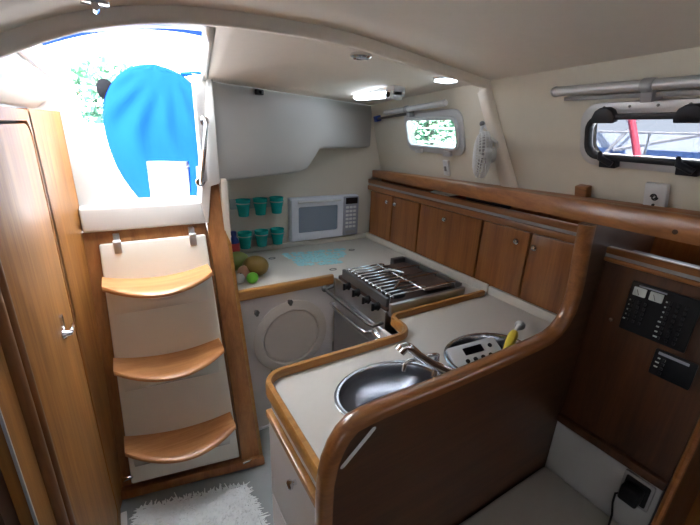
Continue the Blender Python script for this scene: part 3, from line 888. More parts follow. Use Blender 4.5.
# long rail
def beam_x(y): return 1.150+.235*(y-.5)
def beam_zb(y): return 1.376-.047*(y-.5)
bm = bmn(); rows = []
for i in range(15):
    y = -.4+(2.27+.4)*i/14
    x = beam_x(y); zb = beam_zb(y); h = .062-.012*max(0, (y-.5))/1.78
    rows.append([(x, y, zb), (x-.002, y, zb+.004), (x-.004, y, zb+h-.006), (x+.002, y, zb+h), (x+.03, y, zb+h), (x+.034, y, zb+h-.006), (x+.03, y, zb)])
V = grid_surface(bm, rows)
for a, b in zip(V, V[1:]): bm.faces.new((a[0], a[-1], b[-1], b[0]))
bm.faces.new(V[0]); bm.faces.new(V[-1])
tr = struct('trim_19', bm, 'rail_wood', angle=50)
f = bmn(); add_lathe(f, [(.006, 0), (.006, .0015), (0, .0015)], 12, frame((beam_x(.335)-.003, .335, 1.405), (0, 1, 0), (0, 0, 1), (-1, 0, 0))); obj('screw_plug', f, 'groove', tr)
# wall lining strip between rail and cabin side
bm = bmn()
grid_surface(bm, [[(beam_x(y)+.028, y, beam_zb(y)+.05), (1.70, y, beam_zb(y)+.045)] for y in [-1.9+.2*i for i in range(22)]])
c = struct('trim_20', bm, 'rail_wood'); so = c.modifiers.new('Solid', 'SOLIDIFY'); so.thickness = .012; so.offset = -1

# wooden block and switch plates on the cabin side
bm = bmn(); add_box(bm, (-.022, 0, 0), (.022, .055, .03), WF @ Matrix.Translation((*wall_uv(.70, 1.405), 0))); obj('wood_block', bm, 'rail_wood', bevel=.004, label='small wooden block above the rail beside the partition post', cat='block')
def switchplate(y, z, w, h, d, label, kind):
    u, v = wall_uv(y, z)
    r = empty('switch_plate' if kind else 'socket_plate', WF @ Vector((u, v-h/2, 0)), label, 'switch' if kind else 'socket')
    f = bmn(); plate(f, rrect(u-w/2, v-h/2, u+w/2, v+h/2, .004), [], WF, d); obj('plate', f, 'white_plastic', r, bevel=.003)
    if kind:
        f = bmn(); add_box(f, (u-w*.2, v-h*.18, d-.001), (u+w*.2, v+h*.12, d+.006), WF); obj('rocker', f, 'grey_plastic', r, bevel=.002)
    else:
        f = bmn()
        for s in (0, 1):
            pts = []
            for k in range(10):
                a = k/9*1.5*PI+s*PI; rr = .011-.0008*k
                pts.append(WF @ Vector((u+rr*math.cos(a)*.9, v+.004+rr*math.sin(a), d+.001)))
            add_tube(f, pts, .0022, 6)
        obj('emblem', f, 'black', r)
        f = bmn(); add_lathe(f, [(.004, 0), (.004, .003), (0, .003)], 10, WF @ Matrix.Translation((u, v-.02, d))); obj('contact', f, 'black', r)
    return r
switchplate(1.485, 1.437, .042, .082, .014, 'small white switch on the cabin side under the aft portlight', True)
switchplate(.478, 1.452, .060, .088, .016, 'white box with dark swirl mark beneath the black sealed portlight', False)

# ------------------------------------------------------------------ fan
fc = Vector((1.325, 1.118, 1.526)); ax = Vector((-.73, .68, -.04)).normalized()
fn = empty('cabin_fan', WF @ Vector((*wall_uv(1.15, 1.66), 0)), 'white caged cabin fan hanging on the wall beside the arch', 'fan')
fx = Vector((0, 0, 1)).cross(ax).normalized(); fy = ax.cross(fx)
FF = frame(fc, fx, fy, ax)
R0 = .094
def circ3(r, z, n=36): return [FF @ Vector((r*math.cos(2*PI*k/n), r*math.sin(2*PI*k/n), z)) for k in range(n)]
f = bmn()
for r, z in ((R0, .0), (R0*.97, .014), (R0*.8, .024), (R0*.55, .030), (R0, -.014), (R0*.75, -.026)): add_tube(f, circ3(r, z), .0022, 6, closed=True)
for k in range(40):
    a = 2*PI*k/40
    add_tube(f, [FF @ Vector((q*R0*math.cos(a+.25*(1-q)), q*R0*math.sin(a+.25*(1-q)), z)) for q, z in ((.25, .033), (.6, .030), (.85, .022), (.97, .012), (1., -.002), (.97, -.018), (.7, -.030), (.3, -.034))], .0018, 5)
obj('cage', f, 'white_plastic', fn)
f = bmn(); add_lathe(f, [(0, .034), (.020, .034), (.026, .030), (.027, .026)], 20, FF, close_ends=False); obj('badge', f, 'white_plastic', fn)
f = bmn()
for k in range(3):
    a = 2*PI*k/3
    rows = []
    for q in (.2, .4, .6, .8, .92):
        w = .5*(1-abs(q-.6)*.8)
        rows.append([FF @ Vector((q*R0*math.cos(a+w*s), q*R0*math.sin(a+w*s), .010*s)) for s in (-1, -.5, 0, .5, 1)])
    grid_surface(f, rows)
o = obj('blades', f, 'grey_plastic', fn); so = o.modifiers.new('Solid', 'SOLIDIFY'); so.thickness = .002
f = bmn(); add_lathe(f, [(0, -.058), (.022, -.056), (.030, -.048), (.033, -.03), (.030, -.012), (0, -.010)], 20, FF, close_ends=False); obj('motor', f, 'white_plastic', fn)
wb = WF @ Vector((*wall_uv(1.155, 1.655), 0))
f = bmn(); add_lathe(f, [(.030, 0), (.030, .010), (.022, .022), (0, .024)], 20, frame(wb, WU, WV, WN)); obj('wall_base', f, 'white_plastic', fn)
f = bmn(); mo = FF @ Vector((0, 0, -.05)); add_tube(f, [wb+WN*.015, wb+WN*.045+Vector((0, 0, .01)), wb+WN*.055+Vector((0, -.005, -.02)), mo+Vector((0, .0, .05)), mo], .0085, 10); obj('arm', f, 'white_plastic', fn)
f = bmn(); add_ball(f, wb+WN*.050+Vector((0, 0, .010)), .011, 12, 8); obj('pivot', f, 'steel_dark', fn)

# ------------------------------------------------------------------ lamps on the headliner
def cz(x, y):
    """height of the aft headliner over (x, y)"""
    best = 1.77
    t = max(0, min(1, (y-arch_y(x)-.05)/max(.05, face_y(x)-arch_y(x)-.05)))
    za = P(x)-.006
    return za+(1.768-za)*t**1.3
fl = empty('strip_lamp', (1.18, 1.76, 1.79), 'lit white strip lamp under the headliner near the aft portlight', 'lamp')
zL = 1.797
bm = bmn(); add_box(bm, (1.165, 1.555, zL-.030), (1.235, 1.93, zL+.02)); obj('housing', bm, 'white_plastic', fl, bevel=.004)
bm = bmn(); add_box(bm, (1.160, 1.61, zL-.034), (1.222, 1.915, zL-.006)); obj('diffuser', bm, 'tube', fl, bevel=.012, label='glowing white diffuser')
bm = bmn(); add_box(bm, (1.150, 1.555, zL-.046), (1.222, 1.598, zL-.006)); obj('end_cap', bm, 'white_plastic', fl, bevel=.005)
bm = bmn(); add_ball(bm, (1.150, 1.577, zL-.026), (.010, .016, .013), 12, 8); obj('switch', bm, 'black', fl)
# second small lamp behind the arch
fl = empty('reading_lamp', (1.17, 1.23, 1.80), 'small lit lamp tucked behind the arch near the cabin side', 'lamp')
zz = cz(1.19, 1.24)
bm = bmn(); add_box(bm, (1.17, 1.225, zz-.008), (1.25, 1.30, zz+.012)); obj('housing', bm, 'white_plastic', fl, bevel=.004)
bm = bmn(); add_box(bm, (1.175, 1.23, zz-.017), (1.245, 1.295, zz-.007)); obj('diffuser', bm, 'tube', fl, bevel=.004, label='glowing white diffuser')
# unlit recessed downlight
dl = empty('downlight', (.775, 1.23, 1.84), 'unlit round chrome downlight in the headliner behind the arch', 'lamp')
zz = cz(.775, 1.235)
f = bmn(); add_lathe(f, [(.036, .006), (.038, -.006), (.030, -.012), (.024, -.008), (.024, .004)], 24, Matrix.Translation((.775, 1.235, zz)), close_ends=False); obj('bezel', f, 'chrome', dl)
f = bmn(); add_lathe(f, [(.0245, -.005), (.012, -.010), (0, -.011)], 20, Matrix.Translation((.775, 1.235, zz)), close_ends=False); obj('lens', f, 'mw_glass', dl)
# chrome catch on the near headliner
hc = empty('hatch_catch', (.01, .95, 1.80), 'small chrome catch on the headliner in front of the arch', 'catch')
f = bmn(); add_box(f, (-.020, .955, P(.005)-.008), (.030, .985, P(.005)+.01)); obj('base', f, 'chrome', hc, bevel=.003)
f = bmn(); add_tube(f, [(.005, .962, P(.005)-.010), (.005, .945, P(.005)-.022), (.006, .925, P(.005)-.020)], .007, 8); obj('lever', f, 'chrome', hc)

# ------------------------------------------------------------------ peninsula: cabinet, sink worktop, sinks, taps, partition
S1 = (.642, .752, .186, .132); S2 = (1.085, .742, .180, .132)
pc = empty('sink_cabinet', (.60, .78, 0), 'white peninsula cabinet with a drawer under the sink worktop', 'cabinet')
bm = bmn(); add_box(bm, (.318, .575, .0), (.345, .965, .806)); obj('end_panel', bm, 'cab_white', pc, bevel=.003)
bm = bmn(); add_box(bm, (.345, .948, .0), (.86, .966, .806)); add_box(bm, (.86, .948, 0), (.88, 1.12, .806)); obj('back_panel', bm, 'cab_white', pc)
bm = bmn(); add_box(bm, (.298, .575, .716), (.320, .965, .742)); obj('trim_strip', bm, 'edge_wood', pc, bevel=.006)
bm = bmn(); plate(bm, rrect(.58, .40, .945, .712, .004), [], frame((.319, 0, 0), (0, 1, 0), (0, 0, 1), (-1, 0, 0)), .016); dw = obj('drawer', bm, 'cab_white', pc, bevel=.003)
f = bmn(); add_lathe(f, [(.007, 0), (.007, .010), (.013, .014), (.014, .021), (.009, .026), (0, .027)], 14, frame((.303, .727, .672), (0, 1, 0), (0, 0, 1), (-1, 0, 0))); obj('knob', f, 'chrome', dw, label='small chrome knob')
bm = bmn(); plate(bm, rrect(.58, .05, .945, .392, .004), [], frame((.319, 0, 0), (0, 1, 0), (0, 0, 1), (-1, 0, 0)), .016); obj('door', bm, 'cab_white', pc, bevel=.003)

wt = empty('worktop', (.95, .8, .81), 'white worktop with two oval sinks and teak edging', 'worktop', 'galley worktops')
bm = bmn()
outl = [(.305, .578), (1.545, .578), (1.545, 1.125), (.925, 1.125), (.912, 1.075), (.905, 1.02), (.865, .981), (.36, .980), (.33, .970), (.31, .945)]
plate(bm, outl, [circ(c[0], c[1], c[2]-.004, c[3]-.004) for c in (S1, S2)], XY(.81), .030); obj('top', bm, 'counter', wt, smooth=False)
bm = bmn()
def fid(path, w, z0, z1):
    path = [Vector(p) for p in path]; L_, R_ = [], []
    for i, p in enumerate(path):
        t = (path[min(i+1, len(path)-1)]-path[max(i-1, 0)]).normalized(); n = Vector((-t.y, t.x))
        L_.append(p+n*w/2); R_.append(p-n*w/2)
    rows = []
    for l, r in zip(L_, R_):
        e = (r-l)*.18
        rows.append([(l.x, l.y, z0), (l.x, l.y, z1-.006), ((l+e).x, (l+e).y, z1), ((r-e).x, (r-e).y, z1), (r.x, r.y, z1-.006), (r.x, r.y, z0)])
    V = grid_surface(bm, rows)
    for a, b in zip(V, V[1:]): bm.faces.new((a[0], a[-1], b[-1], b[0]))
    bm.faces.new(V[0]); bm.faces.new(V[-1])
def arc(cx, cy, r, a0, a1, n=7): return [(cx+r*math.cos(math.radians(a0+(a1-a0)*k/n)), cy+r*math.sin(math.radians(a0+(a1-a0)*k/n))) for k in range(n+1)]
pth = [(.303, .575), (.303, .75)]+arc(.363, .921, .060, 180, 90)+[(.5, .981), (.7, .980)]+arc(.845, 1.045, .066, -90, 0)+arc(.946, 1.09, .035, 180, 90, 4)+[(1.2, 1.127), (1.50, 1.127)]
fid(pth, .022, .826, .866)
obj('edging', bm, 'edge_wood', wt, angle=50)
bm = bmn(); add_box(bm, (1.528, .60, .840), (1.548, 1.125, .885)); obj('upstand', bm, 'counter', wt, bevel=.005)

def sink(c, depth, label):
    r = empty('sink', (c[0], c[1], .70), label, 'sink', 'steel sinks in the worktop')
    f = bmn(); R = c[2]; T_ = Matrix.Translation((c[0], c[1], 0)); E_ = T_ @ Matrix.Diagonal((1, c[3]/c[2], 1, 1))
    add_lathe(f, [(R+.010, .8405), (R+.010, .8435), (R+.003, .846), (R-.006, .844), (R-.012, .832), (R-.016, .78), (R-.026, .845-depth+.02), (R-.05, .845-depth+.004), (.03, .845-depth), (.0, .845-depth-.001)], 48, E_, close_ends=False)
    obj('basin', f, 'sink_steel', r)
    f = bmn(); add_lathe(f, [(.030, .845-depth+.001), (.028, .845-depth+.006), (.020, .845-depth+.005), (.018, .845-depth+.002), (0, .845-depth+.003)], 24, T_, close_ends=False); obj('drain', f, 'chrome', r)
    return r
sink(S1, .17, 'empty oval steel sink at the rounded end of the worktop')
sink(S2, .15, 'oval steel sink holding a white device behind the partition')

ft = empty('faucet', (.862, .66, .84), 'chrome swan faucet between the two oval sinks', 'faucet', 'galley faucets')
f = bmn(); add_lathe(f, [(.026, .840), (.026, .848), (.019, .856), (.017, .872), (.013, .880), (0, .882)], 18, Matrix.Translation((.876, .645, 0)), close_ends=False); obj('base', f, 'chrome', ft)
f = bmn(); add_tube(f, [(.876, .645, .868), (.850, .665, .876), (.815, .695, .886), (.75, .712, .926), (.70, .718, .968), (.668, .722, 1.000), (.652, .724, 1.008), (.640, .726, 1.004)], [.016, .016, .0155, .015, .0145, .014, .014, .014], 14); obj('spout', f, 'chrome', ft)
f = bmn(); add_tube(f, [(.645, .725, 1.006), (.634, .727, .994)], [.0175, .0165], 14); obj('nozzle', f, 'chrome', ft)
f = bmn(); add_tube(f, [(.876, .645, .878), (.895, .640, .892), (.925, .632, .900)], [.009, .007, .008], 10); obj('lever', f, 'chrome', ft)
ft = empty('faucet', (.842, .75, .84), 'slim chrome tap with hooked end over the first sink', 'faucet', 'galley faucets')
f = bmn(); add_lathe(f, [(.016, .840), (.016, .846), (.011, .852), (.009, .925), (0, .930)], 14, Matrix.Translation((.806, .738, 0)), close_ends=False); obj('base', f, 'chrome', ft)
f = bmn(); add_tube(f, [(.806, .738, .915), (.800, .736, .928), (.764, .732, .938), (.70, .726, .948), (.668, .722, .954), (.656, .721, .948), (.652, .721, .925)], .0065, 10); obj('spout', f, 'chrome', ft)

# white device and brush in the second sink
DV = frame((1.045, .742, .838), (.95, -.28, .10), (.20, .80, .56), (-.25, -.5, .82))
DVx = Vector((.97, -.20, .10)).normalized(); n_ = Vector((-.16, -.42, .86)); n_ = (n_-DVx*n_.dot(DVx)).normalized(); DVy = n_.cross(DVx)
DV = frame((1.04, .735, .838), DVx, DVy, n_)
dv = empty('control_unit', (1.045, .755, .80), 'white handheld unit with dark display and buttons propped in the sink', 'device')
f = bmn(); plate(f, rrect(-.115, -.075, .095, .075, .012), [], DV @ Matrix.Translation((0, 0, -.035)), .035); obj('case', f, 'white_plastic', dv, bevel=.005)
f = bmn(); plate(f, rrect(-.055, .028, .025, .056, .003), [], DV, .002); obj('display', f, 'display', dv)
for i in range(4):
    for j in range(2):
        f = bmn(); add_lathe(f, [(.0085, 0), (.008, .003), (0, .004)], 12, DV @ Matrix.Translation((-.06+i*.033, .006-j*.028, 0))); obj('button', f, 'black', dv)
f = bmn(); add_lathe(f, [(.0085, 0), (.008, .003), (0, .004)], 12, DV @ Matrix.Translation((.058, .042, 0))); obj('button', f, 'black', dv)
br = empty('dish_brush', (1.2, .72, .86), 'yellow handled brush leaning on the rim beside the white unit', 'brush')
f = bmn(); add_tube(f, [(1.10, .69, .872), (1.14, .708, .886), (1.185, .728, .898), (1.205, .737, .900)], [.013, .016, .018, .014], 12); obj('handle', f, 'yellow', br)
f = bmn(); add_tube(f, [(1.203, .736, .900), (1.225, .745, .905), (1.262, .758, .905)], [.007, .006, .012], 10); add_ball(f, (1.272, .762, .903), .020, 12, 8); obj('head', f, 'white_plastic', br)

# partition with handhold and rising post
prof = [(.288, .80), (.290, .86), (.300, .92), (.315, .962), (.333, .992), (.360, 1.014), (.40, 1.020), (.45, 1.022), (.63, 1.028), (.80, 1.033), (.92, 1.037), (1.02, 1.041), (1.075, 1.046), (1.112, 1.060), (1.140, 1.085), (1.155, 1.115), (1.162, 1.16), (1.158, 1.22), (1.148, 1.28), (1.14, 1.345)]
prof = [(x, z-(.010+.012*min(1, max(0, (x-.45)/.25)))*min(1, max(0, (z-.9)/.1))) for x, z in prof]
pt = empty('partition', (.8, .55, 0), 'varnished wooden partition with shade in its colour, curved top and slotted handhold beside the sinks', 'partition')
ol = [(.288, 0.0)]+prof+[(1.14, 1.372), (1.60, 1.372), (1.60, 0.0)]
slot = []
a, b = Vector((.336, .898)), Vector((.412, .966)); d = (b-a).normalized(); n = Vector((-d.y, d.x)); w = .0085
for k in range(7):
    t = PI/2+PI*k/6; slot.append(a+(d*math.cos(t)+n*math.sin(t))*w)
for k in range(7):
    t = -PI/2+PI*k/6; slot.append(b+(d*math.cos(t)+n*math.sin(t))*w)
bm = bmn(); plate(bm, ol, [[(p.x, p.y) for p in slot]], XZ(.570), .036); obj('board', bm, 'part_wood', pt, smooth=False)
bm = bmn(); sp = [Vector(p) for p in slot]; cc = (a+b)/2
plate(bm, [tuple(p) for p in sp], [], XZ(.560), .023); obj('slot_bright_fill', bm, 'white_plastic', pt, label='added pale fill for the bright look of the slotted handhold')  # pale fill added to paint the brightness inside the slot
bm = bmn(); rows = []
pp = [Vector(p) for p in [(.288, .0), (.288, .4)]+prof+[(1.137, 1.37)]]
for i, p in enumerate(pp):
    t = (pp[min(i+1, len(pp)-1)]-pp[max(i-1, 0)]).normalized(); n = Vector((-t.y, t.x))   # outward
    ring_ = []
    for (o_, yy) in ((-.022, .530), (-.006, .529), (.004, .534), (.007, .544), (.007, .558), (.004, .568), (-.006, .573), (-.022, .572)):
        ring_.append((p.x+n.x*o_, yy, p.y+n.y*o_))
    rows.append(ring_)
V = grid_surface(bm, rows)
for a, b in zip(V, V[1:]): bm.faces.new((a[0], a[-1], b[-1], b[0]))
bm.faces.new(V[0]); bm.faces.new(V[-1])
obj('cap_rail', bm, 'cap_wood', pt, angle=60, label='lighter rounded wooden cap rail')

# ------------------------------------------------------------------ chart table seat and cabinet
se = empty('bench_seat', (.9, .36, 0), 'white upholstered bench seat in front of the shaded partition', 'seat')
bm = bmn(); add_box(bm, (.60, .205, .33), (1.248, .531, .424)); obj('cushion', bm, 'cushion', se, bevel=.015, seg=3)
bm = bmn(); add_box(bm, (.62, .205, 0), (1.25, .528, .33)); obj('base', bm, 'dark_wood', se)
bm = bmn(); add_box(bm, (1.250, .205, .40), (1.275, .532, .652)); obj('back_panel', bm, 'backwhite', se, bevel=.004)
nb = empty('chart_cabinet', (1.33, .36, .655), 'teak cabinet with shade in its colour, carrying the electrical panels beside the seat', 'cabinet')
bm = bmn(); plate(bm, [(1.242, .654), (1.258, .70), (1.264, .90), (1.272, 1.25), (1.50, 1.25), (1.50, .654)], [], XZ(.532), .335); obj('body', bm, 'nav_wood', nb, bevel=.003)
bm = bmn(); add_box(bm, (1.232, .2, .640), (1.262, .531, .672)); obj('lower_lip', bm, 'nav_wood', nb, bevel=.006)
bm = bmn(); add_box(bm, (1.256, .2, 1.25), (1.28, .531, 1.264)); obj('lower_trim', bm, 'rail_wood', nb, bevel=.004)
bm = bmn(); add_box(bm, (1.262, .2, 1.264), (1.28, .531, 1.275)); obj('inlay', bm, 'grey_plastic', nb)
bm = bmn(); add_box(bm, (1.256, .2, 1.275), (1.28, .531, 1.296)); obj('upper_trim', bm, 'rail_wood', nb, bevel=.004)
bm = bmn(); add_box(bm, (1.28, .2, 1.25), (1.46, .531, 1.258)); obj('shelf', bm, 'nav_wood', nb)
f = bmn(); add_lathe(f, [(.004, 0), (.004, .004), (.007, .007), (.006, .011), (0, .012)], 12, frame((1.264, .463, 1.076), (0, 1, 0), (0, 0, 1), (-1, 0, 0))); obj('knob', f, 'chrome', nb)
EF = frame((1.2655, 0, 0), (0, 1, 0), (0, 0, 1), (-1, 0, 0))
ep = empty('electrical_panel', (1.265, .36, 1.06), 'large black electrical panel with two meters and rows of switches', 'electrical panel', 'electrical panels')
f = bmn(); plate(f, rrect(.275, 1.060, .440, 1.216, .004), [], EF, .007); obj('panel', f, 'black', ep, bevel=.002)
for (y0, y1) in ((.398, .430), (.357, .389)):
    f = bmn(); plate(f, rrect(y0, 1.176, y1, 1.202, .002), [], EF @ Matrix.Translation((0, 0, .007)), .003); mt = obj('meter', f, 'meter', ep)
    f = bmn(); yc = (y0+y1)/2; add_tube(f, [EF @ Vector((yc, 1.179, .0105)), EF @ Vector((yc+.007, 1.195, .0105))], .0007, 4); obj('needle', f, 'black', mt)
f = bmn(); plate(f, rrect(.352, 1.2045, .420, 1.209, .001), [], EF @ Matrix.Translation((0, 0, .007)), .001); obj('title_strip', f, 'mw_panel', ep)
for col, (yc, n, z_t) in enumerate(((.425, 5, 1.158), (.408, 5, 1.158), (.392, 5, 1.158), (.338, 8, 1.185), (.320, 8, 1.185), (.302, 8, 1.185))):
    for k in range(n):
        z = z_t-k*.0155
        f = bmn(); add_box(f, (yc-.003, z-.004, .006), (yc+.003, z+.004, .0125), EF); obj('switch', f, 'switch_black', ep)
for (yc, n, z_t) in ((.431, 5, 1.158), (.347, 8, 1.185)):
    for k in range(n):
        f = bmn(); z = z_t-k*.0155
        plate(f, rrect(yc-(.002 if k < n-1 else .006), z-.0022, yc+.002+(.003 if k > 3 else 0), z+.0022, .0004), [], EF @ Matrix.Translation((0, 0, .007)), .0012); obj('switch_label', f, 'meter', ep)
ep = empty('electrical_panel', (1.265, .28, .96), 'small black switch panel below the large electrical panel', 'electrical panel', 'electrical panels')
f = bmn(); plate(f, rrect(.238, .962, .335, 1.044, .004), [], EF, .007); obj('panel', f, 'black', ep, bevel=.002)
f = bmn(); plate(f, rrect(.255, 1.030, .326, 1.038, .001), [], EF @ Matrix.Translation((0, 0, .007)), .0015); obj('title_strip', f, 'mw_panel', ep)
for k in range(4):
    f = bmn(); z = 1.018-k*.014; add_box(f, (.305, z-.004, .006), (.312, z+.004, .0125), EF); obj('switch', f, 'switch_black', ep)
    if k < 3:
        f = bmn(); plate(f, rrect(.318, z-.002, .324+.003*(k > 0), z+.002, .0004), [], EF @ Matrix.Translation((0, 0, .007)), .0012); obj('switch_label', f, 'meter', ep)

# socket with charger
sk = empty('socket_plate', (1.25, .27, .55), 'grey socket plate on the white panel at the end of the seat', 'socket')
SF = frame((1.25, 0, 0), (0, 1, 0), (0, 0, 1), (-1, 0, 0))
f = bmn(); plate(f, rrect(.218, .528, .300, .628, .006), [], SF, .010); obj('plate', f, 'grey_plastic', sk, bevel=.003)
f = bmn(); plate(f, rrect(.226, .538, .292, .618, .006), [], SF @ Matrix.Translation((0, 0, .009)), .002); obj('frame_insert', f, 'black', sk)
ch = empty('charger', (1.22, .265, .55), 'black plug charger with cable hanging from the grey socket', 'charger')
f = bmn(); add_box(f, (1.195, .236, .548), (1.239, .288, .604)); obj('plug_body', f, 'black', ch, bevel=.008, seg=3)
f = bmn(); add_tube(f, [(1.215, .286, .556), (1.212, .296, .546), (1.21, .294, .51), (1.206, .284, .47), (1.19, .278, .432), (1.15, .266, .428), (1.10, .24, .428)], .0032, 8); obj('cable', f, 'black', ch)

# forward partition of the seat
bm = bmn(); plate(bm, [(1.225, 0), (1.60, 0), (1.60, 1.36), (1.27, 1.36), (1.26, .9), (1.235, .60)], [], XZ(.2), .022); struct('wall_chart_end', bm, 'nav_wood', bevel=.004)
bm = bmn(); add_tube(bm, [(1.222, .188, 0), (1.222, .188, .45), (1.234, .188, .60), (1.258, .188, .9), (1.268, .188, 1.36)], .010, 8); struct('trim_21', bm, 'rail_wood')

# ------------------------------------------------------------------ shaggy mat
bm = bmn()
mq = [Vector((-.128, 1.448, 0)), Vector((.298, 1.345, 0)), Vector((.322, 1.00, 0)), Vector((-.160, 1.03, 0))]
def mb(s, t): return (mq[0]*(1-s)+mq[1]*s)*(1-t)+(mq[3]*(1-s)+mq[2]*s)*t
NS, NT = 48, 48
rows = []
for j in range(NT+1):
    r = []
    for i in range(NS+1):
        p = mb(i/NS, j/NT); e = min(i, NS-i, j, NT-j)
        r.append((p.x+random.uniform(-.004, .004), p.y+random.uniform(-.004, .004), .010+random.uniform(0, .008)*min(1, e/2)))
    rows.append(r)
grid_surface(bm, rows)
for k in range(2600):
    s, t = random.random(), random.random()
    if k < 500:
        e = k % 4; 
        if e == 0: t = 0
        elif e == 1: s = 1
        elif e == 2: s = 0
        else: t = 1
    p = mb(s, t); p.z = .012
    dx, dy = random.gauss(0, .010), random.gauss(0, .010)
    if k < 500:
        dx += {1: .018, 2: -.018}.get(k % 4, 0); dy += {0: .018, 3: -.018}.get(k % 4, 0)
    q = p+Vector((dx, dy, random.uniform(.003, .009) if k >= 500 else random.uniform(-.008, .004)))
    w = Vector((-dy, dx, 0)); w = w.normalized()*.004 if w.length > 1e-6 else Vector((.004, 0, 0))
    a, b, c_, d_ = bm.verts.new(p-w), bm.verts.new(p+w), bm.verts.new(q+w*.4), bm.verts.new(q-w*.4)
    bm.faces.new((a, b, c_, d_))
o = obj('shag_mat', bm, 'mat_wool', label='white shaggy mat on the grey floor below the ladder', cat='mat')
bm = bmn()

# ------------------------------------------------------------------ cockpit and outside
bm = bmn(); add_box(bm, (-1.3, 1.95, .70), (2.3, 7.2, .74)); struct('cockpit_floor', bm, 'cock')
bm = bmn(); add_box(bm, (-1.3, 1.98, .74), (-.34, 6.6, 1.16)); add_box(bm, (-1.3, 1.98, 1.16), (-.85, 6.6, 1.42)); struct('trim_22', bm, 'cock', bevel=.03)
bm = bmn(); add_box(bm, (1.35, 2.4, .74), (2.3, 6.6, 1.16)); struct('trim_23', bm, 'cock', bevel=.03)
bm = bmn(); add_box(bm, (-1.3, 6.45, .74), (2.3, 6.7, 1.56)); struct('trim_24', bm, 'cock', bevel=.04)
# unseen white surface added outside the portlights to bounce daylight upward
bm = bmn(); add_box(bm, (1.70, -3, 1.34), (2.5, 7, 1.37)); struct('side_bounce_deck', bm, 'cock')
# steering pedestal
pd = empty('steering_pedestal', (.40, 4.15, .74), 'white steering pedestal showing below the blue canvas cover', 'pedestal')
bm = bmn(); add_box(bm, (.20, 4.06, .74), (.60, 4.30, 1.30)); obj('column', bm, 'cock', pd, bevel=.04, seg=3)
bm = bmn(); add_tube(bm, [(.40, 4.05, 1.42), (.40, 4.0, 1.42)], .05, 16); obj('hub', bm, 'steel', pd)
# wheel cover
wc = empty('wheel_cover', (.39, 4.0, .86), 'bright blue canvas cover over the steering wheel out in the cockpit', 'cover')
Lx = [(.80, .165), (.90, .135), (1.05, .055), (1.20, -.005), (1.36, -.040), (1.55, -.056), (1.70, -.040), (1.83, .005), (1.95, .09), (2.02, .175), (2.06, .27), (2.075, .36)]
Rx = [(.80, .640), (.90, .655), (1.05, .72), (1.20, .78), (1.36, .815), (1.55, .83), (1.70, .815), (1.83, .77), (1.95, .69), (2.02, .605), (2.06, .50), (2.075, .42)]
zsr = [.86+(1.275-.86)*i/8 for i in range(9)]+[1.275+(2.075-1.275)*(1-(1-i/22)**1.7) for i in range(1, 23)]
def side(yb, sgn):
    rows = []
    for z in zsr:
        l, r = pw(z, Lx), pw(z, Rx); xc, hw = (l+r)/2, (r-l)/2
        xsr = [l+(.222-l)*i/8 for i in range(9)]+[.222+(.575-.222)*i/8 for i in range(1, 9)]+[.575+(r-.575)*i/8 for i in range(1, 9)] if l < .2 and r > .6 else [l+(r-l)*i/24 for i in range(25)]
        row = []
        for x in xsr:
            q = (x-xc)/max(hw, 1e-4); env = math.sqrt(max(0, 1-q*q))
            vz = max(0, 1-((z-1.45)/.66)**2)**.5
            a = math.atan2(x-.42, 2.15-z)
            fold = .034*math.sin(a*17+2.0*math.sin(z*5))*env*min(1, (2.1-z)*2)+.010*math.sin(9*x+6*z)
            row.append((x, yb+sgn*(-.13*env*vz-(fold if sgn > 0 else 0)), z))
        rows.append(row)
    return rows
bm = bmn()
for sgn in (1, -1):
    rows = side(4.0, sgn)
    V = [[bm.verts.new(p) for p in r] for r in rows]
    for j, (a, b) in enumerate(zip(V, V[1:])):
        for k in range(24):
            if j < 8 and 8 <= k < 16: continue
            bm.faces.new((a[k], a[k+1], b[k+1], b[k]))
bmesh.ops.remove_doubles(bm, verts=bm.verts[:], dist=.0015)
obj('canvas', bm, 'blue', wc, angle=80)
bm = bmn(); add_tube(bm, [(.39+.36*math.cos(2*PI*k/40), 4.0, 1.52+.36*math.sin(2*PI*k/40)) for k in range(40)], .012, 8, closed=True)
obj('wheel_rim', bm, 'steel', wc)
bm = bmn(); add_tube(bm, [(.60, 4.0, 2.02), (.74, 3.98, 2.045), (.86, 4.0, 2.05)], [.02, .014, .012], 8); obj('tie_strap', bm, 'blue', wc)

# spray hood over the hatch; its unseen top is shaped to block and diffuse sun
hd = empty('spray_hood', (.3, 1.6, 1.9), 'spray hood above the open hatch, its blue canvas edge showing at the top', 'hood')
def hood_rows(ts):
    rows = []
    for t in ts:
        r = []
        for i in range(25):
            x = -.25+1.15*i/24
            r.append((x, 2.25-1.2*t, 2.035-.40*(1-.6*t)*(x-.37)**2+.16*math.sin(PI*min(1, t*1.1))-.03*t*t))
        rows.append(r)
    return rows
for nm, ts, mm in (('edge_band', (0, .03, .06), 'blue'), ('diffusing_canopy', [.06+.94*k/8 for k in range(9)], 'diffusing_canopy')):
    bm = bmn(); grid_surface(bm, hood_rows(ts))
    o = obj(nm, bm, mm, hd, angle=80)
    so = o.modifiers.new('Solid', 'SOLIDIFY'); so.thickness = .012 if mm == 'blue' else .004
